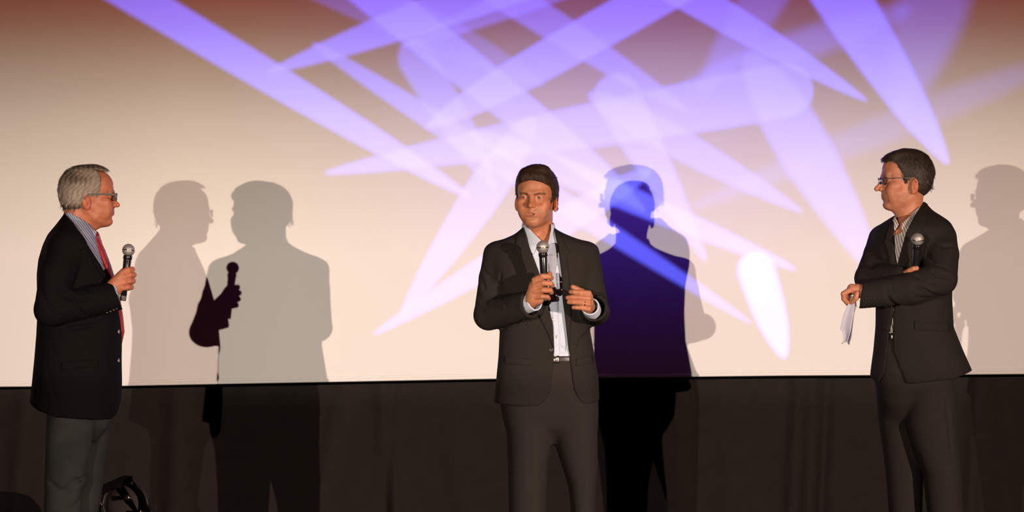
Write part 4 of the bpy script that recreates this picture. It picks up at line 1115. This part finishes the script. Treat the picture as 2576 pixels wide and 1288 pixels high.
# ---- man on the right with folded arms ---------------------------------
def man_right():
    cx = 2300
    loc, rz, L, P2, rows = frame_of(cx)
    root = thing('person', 'dark-haired man with rimless glasses, arms folded over an open dark suit, papers in hand', 'person', loc, rz)
    F = Field((-.24, -.36, .88), (.25, .25, 1.68), .0054)
    body = rows([(508, 2304, 2326, .04, .05), (518, 2290, 2336, .04, .065), (530, 2270, 2347, .03, .09), (543, 2248, 2368, .02, .12), (557, 2226, 2388, .02, .15), (571, 2204, 2397, .01, .165), (592, 2195, 2402, .01, .17),
                 (626, 2192, 2402, .01, .168), (680, 2194, 2396, 0, .16), (750, 2204, 2394, 0, .155), (823, 2203, 2398, 0, .155), (880, 2198, 2421, 0, .16), (932, 2191, 2444, 0, .165), (975, 2187, 2460, 0, .168)])
    F.op(loft(body, 2.4))
    hem = poly2(P2([(2000, 400), (2600, 400), (2600, 880), (2444, 931), (2400, 948), (2295, 961), (2272, 958), (2210, 962), (2188, 947), (2000, 940)]))
    F.op((hem, F.lo, F.lo+F.h*F.n), 'i', .004)
    v0, f0 = F.mesh(1); bv0 = BVHTree.FromPolygons(v0.tolist(), f0.tolist())
    opn = poly2(P2([(2254, 480), (2250, 548), (2248, 586), (2249, 630), (2255, 672), (2252, 730), (2248, 780), (2245, 800), (2238, 837), (2233, 900), (2227, 937), (2209, 964), (2212, 985), (2292, 985),
                    (2273, 942), (2256, 900), (2249, 883), (2246, 837), (2249, 790), (2257, 673), (2268, 630), (2280, 586), (2299, 549), (2324, 507), (2330, 480)]))
    F.op((lambda X, Y, Z: np.maximum(opn(X, Y, Z), Y-.02).astype(np.float32), F.lo, F.lo+F.h*F.n), 's', .003)
    tin = loft([(r[0], r[1], r[2], r[3], r[4]) for r in body], 2.4, shrink=.014)
    F.op(inter(tin, lambda X, Y, Z: Z-(CAMZ+(644-800)/PX)+0*X), 's', .003)
    sl = F.blank()
    # far arm: shoulder, elbow at the left edge, forearm folded back under the near one
    sleeve(sl, [L(2216, 600, .05), L(2206, 640, .0), L(2188, 700, -.09), L(2262, 700, -.185)], (.048, .050, .055, .050), None, .0)
    # near arm: upper arm towards us, forearm across the chest to the left
    sleeve(sl, [L(2366, 600, -.06), L(2368, 640, -.12), L(2362, 700, -.19), L(2290, 724, -.235), L(2170, 741, -.245)], (.060, .064, .066, .060, .050), (-1, 0, .16), .0, True)
    k = .018; h = np.clip(.5+.5*(F.f-sl.f)/k, 0, 1); F.f = sl.f*h+F.f*(1-h)-k*h*(1-h)
    for c in [[(2240, 700), (2246, 730), (2262, 755)], [(2232, 720), (2236, 745), (2255, 765), (2290, 768)], [(2300, 690), (2330, 715), (2380, 730)], [(2310, 720), (2350, 740), (2395, 735)], [(2305, 745), (2340, 748), (2375, 740)],
              [(2330, 640), (2350, 665), (2385, 680)], [(2325, 660), (2350, 690), (2392, 700)], [(2345, 610), (2370, 622), (2398, 620)], [(2165, 680), (2185, 690), (2215, 690)], [(2170, 665), (2200, 672)],
              [(2185, 640), (2205, 655), (2240, 660)], ]:
        crease(F, P2(c), .0045, .014)
    for c in ([(2380, 760), (2370, 800)], [(2360, 840), (2380, 900), (2400, 945)]): crease(F, P2(c), .0020, .006)
    for c in ([(2236, 705), (2250, 745), (2280, 762)], [(2320, 705), (2350, 726), (2390, 722)], [(2320, 650), (2345, 678), (2390, 690)]): crease(F, P2(c), .005, .016, 'u')
    jk, V, Fc = sdf_obj('jacket', F, MT['suit_brown'], root, 2)
    bv = bvh_of([jk])
    patch('lapel', bv0, P2([(2325, 508), (2334, 516), (2330, 548), (2318, 578), (2312, 600), (2318, 608), (2298, 640), (2264, 690), (2256, 676), (2268, 630), (2280, 586), (2299, 549)]), MT['suit_brown'], jk, .003, .005)
    patch('lapel', bv0, P2([(2250, 548), (2240, 560), (2230, 590), (2224, 612), (2230, 622), (2240, 660), (2254, 690), (2256, 674), (2250, 630), (2249, 586)]), MT['suit_brown'], jk, .003, .005)
    patch('pocket_flap', bv, P2([(2300, 805), (2386, 812), (2388, 832), (2300, 826)]), MT['suit_brown'], jk, .002, .004)
    for x, y in ((2184, 748), (2190, 747), (2196, 746.5), (2203, 746)): button(jk, bv, *P2([(x, y)])[0], .0040, MT['darkbutton'])
    for x, y in ((2231, 824), (2229, 770)): button(jk, bv, *P2([(x, y)])[0], .0085, MT['darkbutton'])
    F = Field((-.17, -.17, 1.00), (.17, .17, 1.64), .0045)
    F.op(loft([(r[0], r[1], r[2], r[3], r[4]) for r in body if 1.0 < r[0] < 1.65]+rows([(935, 2200, 2390, 0, .15)]), 2.4, shrink=.013))
    F.op(tube([L(2290, 500, .0), L(2274, 548, -.05), L(2262, 572, -.11), L(2256, 584, -.15)], (.058, .050, .032, .010)), 's', .003)
    for c in ([(2255, 600), (2258, 640), (2256, 670)], [(2264, 600), (2262, 640)], [(2270, 590), (2262, 620)], [(2244, 800), (2243, 830)]): crease(F, P2(c), .003, .009)
    sh, V, Fc = sdf_obj('shirt', F, MT['shirt_r'], root)
    # collar leaves
    F = Field((-.11, -.19, 1.51), (.08, .13, 1.68), .0024)
    F.op(tube([L(2270, 598, -.050), L(2284, 560, -.010), L(2294, 520, .020)], (.092, .076, .066)))
    F.op(tube([L(2270, 606, -.050), L(2284, 560, -.010), L(2296, 500, .024)], (.0865, .0700, .0600)), 's', .001)
    l1 = poly2(P2([(2318, 510), (2314, 516), (2294, 540), (2269, 563), (2268, 575), (2276, 586), (2284, 582), (2300, 552), (2320, 520)]))
    l2 = poly2(P2([(2252, 544), (2246, 556), (2246, 575), (2251, 582), (2257, 576), (2262, 566), (2258, 556)]))
    f0_ = F.f.copy()
    for l_ in (l1, l2):
        F.f = f0_.copy()
        F.op((lambda X, Y, Z: np.maximum(l_(X, Y, Z), Y-.06).astype(np.float32), F.lo, F.lo+F.h*F.n), 'i', .001)
        V, Fc = largest(*F.mesh(1)); mesh_obj('collar', V.tolist(), Fc.tolist(), MT['shirt_r'], sh)
    # belt
    F = Field((-.17, -.18, 1.05), (.19, .18, 1.17), .004); bz = CAMZ+(644-846)/PX
    F.op(loft([(bz-.02, (2206-cx)/PX, (2396-cx)/PX, 0, .150), (bz+.02, (2206-cx)/PX, (2396-cx)/PX, 0, .150)], 2.4, shrink=.004))
    F.op((lambda X, Y, Z: np.abs(Z-bz)-.016+0*X+0*Y, F.lo, F.lo+F.h*F.n), 'i', .002)
    bl, V, Fc = sdf_obj('belt', F, MT['leather'], root)
    patch('buckle', bvh_of([bl]), P2([(2238, 838), (2248, 838), (2248, 856), (2238, 856)]), MT['metal'], bl, .003, .003)
    # trousers
    F = Field((-.20, -.20, .03), (.24, .20, 1.16), .0065)
    F.op(loft(rows([(835, 2206, 2392, 0, .14), (900, 2204, 2398, 0, .150), (960, 2202, 2400, 0, .150), (1010, 2210, 2398, 0, .135), (1050, 2230, 2380, 0, .10), (1085, 2262, 2340, 0, .04)]), 2.4))
    F.op(loft(rows([(880, 2230, 2320, .02, .06), (960, 2208, 2330, .03, .095), (1042, 2208, 2328, .03, .10), (1138, 2222, 2326, .03, .095), (1210, 2230, 2322, .03, .088), (1288, 2236, 2320, .03, .082), (1400, 2244, 2318, .03, .075), (1560, 2244, 2322, .03, .072), (1570, 2244, 2322, .03, .072)]), 2.2), 'u', .02)
    F.op(loft(rows([(880, 2290, 2380, -.02, .06), (980, 2280, 2402, -.06, .10), (1065, 2278, 2405, -.07, .10), (1138, 2300, 2411, -.07, .095), (1184, 2320, 2416, -.07, .092), (1288, 2332, 2421, -.07, .085), (1400, 2342, 2424, -.07, .075), (1560, 2346, 2430, -.06, .072), (1570, 2346, 2430, -.06, .072)]), 2.2), 'u', .012)
    for c in [[(2312, 1140), (2322, 1184), (2330, 1240), (2333, 1290)], [(2376, 1000), (2384, 1060), (2390, 1130)]]:
        crease(F, P2(c), .0035, .014)
    crease(F, P2([(2360, 1000), (2366, 1100), (2372, 1200), (2378, 1290)]), .003, .012, 'u')
    sdf_obj('trousers', F, MT['trouser_brown'], root)
    shoe(root, (2284-cx)/PX-.05, .03, -PI/2+.2, MT['leather']); shoe(root, (2388-cx)/PX-.05, -.06, -PI/2+.35, MT['leather'])
    # head
    a = math.cos(.24)
    q = lambda pts: [((2287-x)/PX/a, (468-y)/PX) for x, y in pts]
    n_ = lambda pts: [((2299-x)/PX/a, (468-y)/PX) for x, y in pts]
    S = dict(w=.98, jaw=.90, nose=1.02, chin=.002, skin=(.43, .175, .100), brow=(.10, .05, .03), brow_a=.45, neck=(.004, -.155), neck_y=.010, skull=.90, back=.088, zmin=-.012, neck_r=.050, beard=.22, mouth_w=.020, open=.0034, wrinkle=True,
             frontcut=False, hair_m=MT['hair_dark'], n=9500, seed=12, strand=.015, lip=(.36, .13, .095), look=(0, -1, 0), brow_h=1,
             hair=q([(2216, 411), (2222, 399), (2236, 388), (2253, 380), (2288, 370), (2312, 374), (2330, 384), (2348, 408), (2354, 430), (2352, 452), (2344, 472), (2334, 490), (2324, 496)])+n_([(2312, 484), (2309, 470), (2309, 450), (2300, 446), (2290, 447), (2286, 453), (2279, 466), (2275, 466), (2272, 452), (2269, 438), (2266, 424), (2262, 414), (2255, 407)])+q([(2238, 404), (2228, 407), (2218, 413)]),
             tufts=[((0, -.075, .104), (.050, .030, .015)), ((.0, -.04, .120), (.056, .05, .02))])
    T = Matrix.Translation(Vector(L(2287, 468, .0))) @ turn(-PI/2+.24, .02, 0)
    hp = build_head(root, S, T)
    eyeglasses(root, T, .98, 0, 'frame_dark', .0018, False)
    F = Field((-.22, -.22, .20), (.22, .22, 1.64), .010)
    F.op(loft([(r[0], r[1], r[2], r[3], r[4]) for r in body if r[0] > .96], 2.4, shrink=.038))
    F.op(tube([L(2290, 590, .0), L(2292, 540, .01)], (.055, .050)), 'u', .02)
    F.op(tube([L(2278, 570, -.05), L(2268, 606, -.08)], (.040, .045)), 'u', .02)
    F.op(tube([L(2270, 1010, .03), L(2276, 1200, .03), L(2282, 1500, .03)], (.06, .045, .035)), 'u', .01)
    F.op(tube([L(2340, 1010, -.07), L(2366, 1200, -.07), L(2386, 1500, -.06)], (.06, .045, .035)), 'u', .01)
    torso = F.mesh(1)
    # near hand: wrist out of the cuff, bent down, pinching the papers
    lo, hi = np.array(L(2108, 790, -.32)), np.array(L(2195, 692, -.18))
    Fg = grip([[L(2143, 728, -.262), L(2128, 737, -.268), L(2129, 750, -.262), L(2136, 758, -.252)],
               [L(2144, 727, -.246), L(2129, 737, -.250), L(2132, 753, -.248), L(2140, 763, -.245)],
               [L(2146, 727, -.230), L(2134, 738, -.232), L(2137, 755, -.236), L(2143, 764, -.238)],
               [L(2148, 728, -.215), L(2139, 740, -.216), L(2141, 754, -.224), L(2146, 760, -.230)],
               [L(2162, 736, -.268), L(2159, 747, -.272), L(2151, 755, -.262), L(2146, 758, -.256)]], .0112, .0090)
    palm = [tube([L(2166, 728, -.246), L(2148, 724, -.250)], (.021, .018)), tube([L(2166, 728, -.232), L(2148, 725, -.232)], (.020, .017)), tube([L(2178, 734, -.244), L(2164, 730, -.242)], (.027, .024))]
    hn = hand_field(.0017, Fg, palm, lo, hi)
    # far hand: comes up behind the near forearm and holds the microphone against the arm
    lo, hi = np.array(L(2250, 715, -.32)), np.array(L(2330, 640, -.13))
    Fg = grip([[L(2276, 688, -.215), L(2288, 680, -.238), L(2298, 675, -.246), L(2306, 674, -.240)],
               [L(2278, 697, -.208), L(2292, 690, -.226), L(2302, 687, -.230), L(2308, 687, -.224)],
               [L(2280, 706, -.200), L(2294, 700, -.212), L(2304, 698, -.214), L(2309, 698, -.208)],
               [L(2282, 714, -.196), L(2295, 710, -.205), L(2304, 708, -.206), L(2308, 708, -.200)],
               [L(2276, 690, -.205), L(2290, 680, -.205), L(2302, 676, -.212)]], .0108, .0088)
    hf = hand_field(.0018, Fg, [tube([L(2262, 708, -.19), L(2278, 698, -.205)], (.026, .022))], lo, hi)
    merge_body(root, [hp, (torso[0], torso[1], None), (hn[0], hn[1], None), (hf[0], hf[1], None)], MT['skin'], S['skin'])
    microphone('microphone', 'silver headed black microphone upright against the arm of the man on the right', L(2308, 603, -.250), L(2299, 738, -.190), .0240, loc, rz)
    # papers in the near hand
    base = Matrix.Translation(Vector(loc)) @ Matrix.Rotation(rz, 4, 'Z')
    o0 = base @ Vector(L(2140, 755, -.25))
    pr = thing('paper_sheets', 'folded white sheets of paper hanging from the hand of the man on the right', 'paper', o0)
    Lm = Vector(L(2140, 755, -.25)); R3 = base.to_3x3()
    def sheet(left, right, y0, bow):
        n = 26; m = 12; V, Fq = [], []
        ly = [p[1] for p in left]; lx = [p[0] for p in left]; ry = [p[1] for p in right]; rx = [p[0] for p in right]
        for i in range(n):
            t = i/(n-1); ya = ly[0]+(ly[-1]-ly[0])*t; yb = ry[0]+(ry[-1]-ry[0])*t
            xa = np.interp(ya, ly, lx); xb = np.interp(yb, ry, rx)
            for j in range(m):
                u_ = j/(m-1); px = xa+(xb-xa)*u_; py = ya+(yb-ya)*u_
                d = y0+bow*math.sin(u_*PI*1.3+.4)+.006*math.sin(t*6)*u_
                V.append(R3 @ (Vector(L(px, py, d))-Lm))
        for i in range(n-1):
            for j in range(m-1): Fq.append((i*m+j, i*m+j+1, (i+1)*m+j+1, (i+1)*m+j))
        o = mesh_obj('sheet', V, Fq, MT['paper'], pr)
        s = o.modifiers.new('thickness', 'SOLIDIFY'); s.thickness = .0012
    sheet([(2148, 742), (2137, 766), (2127, 791), (2120, 823), (2127, 834), (2128, 851), (2122, 861)], [(2154, 742), (2156, 765), (2152, 790), (2146, 830), (2139, 853)], -.262, .005)
    sheet([(2149, 745), (2146, 770), (2142, 800), (2138, 835), (2136, 856)], [(2156, 745), (2161, 768), (2154, 786), (2148, 845), (2142, 863)], -.250, .005)
man_right()

# ------------------------------------------------------------------ stage lamp on the floor behind the man on the left
def stage_lamp():
    Yl = 11.05
    X = (322-1288)*Yl/FPX; Zc = CAMZ+(644-1272)*Yl/FPX
    o = thing('stage_lamp', 'black stage lamp with a yoke standing on the floor behind the man in jeans', 'stage lamp', (X, Yl, 0), -.10)
    C0 = Vector((0, 0, Zc)); ax = Vector((.10, -1, .16)).normalized(); q = ax.to_track_quat('Z', 'Y')
    def put(name, prof, m, off=Vector((0, 0, 0)), seg=48, qq=None, par=None):
        V, F = lathe(prof, seg); return mesh_obj(name, [C0+(qq or q) @ (Vector(v))+off for v in V], F, m, par or o)
    r = .095
    V, F = [], []
    prof = [(r*1.0, .10), (r*1.06, .098), (r*1.06, .085), (r*1.0, .08), (r*.98, .0), (r*.9, -.10), (r*.55, -.17), (r*.2, -.19), (r*.19, -.188), (r*.52, -.165), (r*.86, -.098), (r*.92, .0), (r*.92, .10)]
    seg = 48
    for a, z in prof:
        for i in range(seg): V.append(C0+q @ Vector((a*math.cos(2*PI*i/seg), a*math.sin(2*PI*i/seg), z)))
    for j in range(len(prof)):
        for i in range(seg):
            k = (i+1) % seg; j2 = (j+1) % len(prof); F.append((j*seg+i, j*seg+k, j2*seg+k, j2*seg+i))
    mesh_obj('lamp_housing', V, F, MT['lamp_black'], o)
    put('lens', [(.001, .052), (r*.5, .050), (r*.90, .044), (r*.90, .038), (.001, .038)][::-1], MT['lamp_glass'])
    # colour frame in front: a slanted flap leaning over the lamp
    def slab(name, pts, t, m, par=None):
        bm = bmesh.new(); vs = [bm.verts.new(p) for p in pts]; bm.faces.new(vs); g = bmesh.ops.solidify(bm, geom=bm.faces[:], thickness=t)
        bmesh.ops.recalc_face_normals(bm, faces=bm.faces[:]); return bm_obj(name, bm, m, par or o)
    P = lambda px, py, y=0: Vector(((px-322)*Yl/FPX, y, CAMZ+(644-py)*Yl/FPX))
    slab('barn_door', [P(262, 1232, -.13), P(258, 1222, -.20), P(340, 1186, -.20), P(352, 1190, -.13), P(348, 1206, -.10), P(272, 1240, -.10)], .005, MT['lamp_black'])
    slab('barn_door', [P(352, 1190, -.12), P(362, 1196, -.19), P(396, 1250, -.19), P(404, 1300, -.12), P(388, 1300, -.10), P(350, 1212, -.10)], .005, MT['lamp_black'])
    # yoke with knobs, foot
    pts = [P(248, 1275, 0)+Vector((0, 0, 0))]
    yk = [Vector((-.125, .0, Zc)), Vector((-.125, .02, .06)), Vector((-.10, .03, .012)), Vector((.10, .03, .012)), Vector((.125, .02, .06)), Vector((.125, .0, Zc))]
    V, F = [], []
    for i, p in enumerate(yk):
        t = (yk[min(i+1, 5)]-yk[max(i-1, 0)]).normalized(); nn = t.cross(Vector((0, 1, 0))).normalized()
        for a, b in ((-.0025, -.018), (.0025, -.018), (.0025, .018), (-.0025, .018)): V.append(p+nn*a+Vector((0, b, 0)))
    for i in range(5):
        for k in range(4): F.append((4*i+k, 4*i+(k+1) % 4, 4*i+4+(k+1) % 4, 4*i+4+k))
    F += [(0, 1, 2, 3), (20, 21, 22, 23)]
    mesh_obj('yoke', V, F, MT['lamp_black'], o, False)
    for px, py in ((341, 1244), (275, 1262), (374, 1278)):
        qq = Vector((0, -1, .1)).to_track_quat('Z', 'Y'); c = P(px, py, -.135); R_ = .0092 if px == 341 else .005
        V, F = lathe([(R_*.5, -.035), (R_, -.03), (R_*1.0, 0), (R_*1.25, .001), (R_*1.25, .007), (R_*.8, .010)], 16)
        mesh_obj('metal_knob', [c+qq @ Vector(v) for v in V], F, MT['metal'], o)
    slab('catch', [P(329, 1207, -.21), P(332, 1206, -.21), P(337, 1217, -.21), P(334, 1218, -.21)], .003, MT['metal'])
    # stand bracket from lens rim to foot
    V, F = tube_mesh([P(272, 1262, -.12), P(276, 1300, -.12), Vector((-.06, -.10, .012))], .007, 10); mesh_obj('bracket', V, F, MT['lamp_black'], o)
    V, F = tube_mesh([Vector((.11, .03, .02)), Vector((.24, .10, .008)), Vector((.40, .34, .008)), Vector((.30, .70, .008))], .006, 8)
    mesh_obj('power_cord', V, F, MT['lamp_black'], o)
stage_lamp()
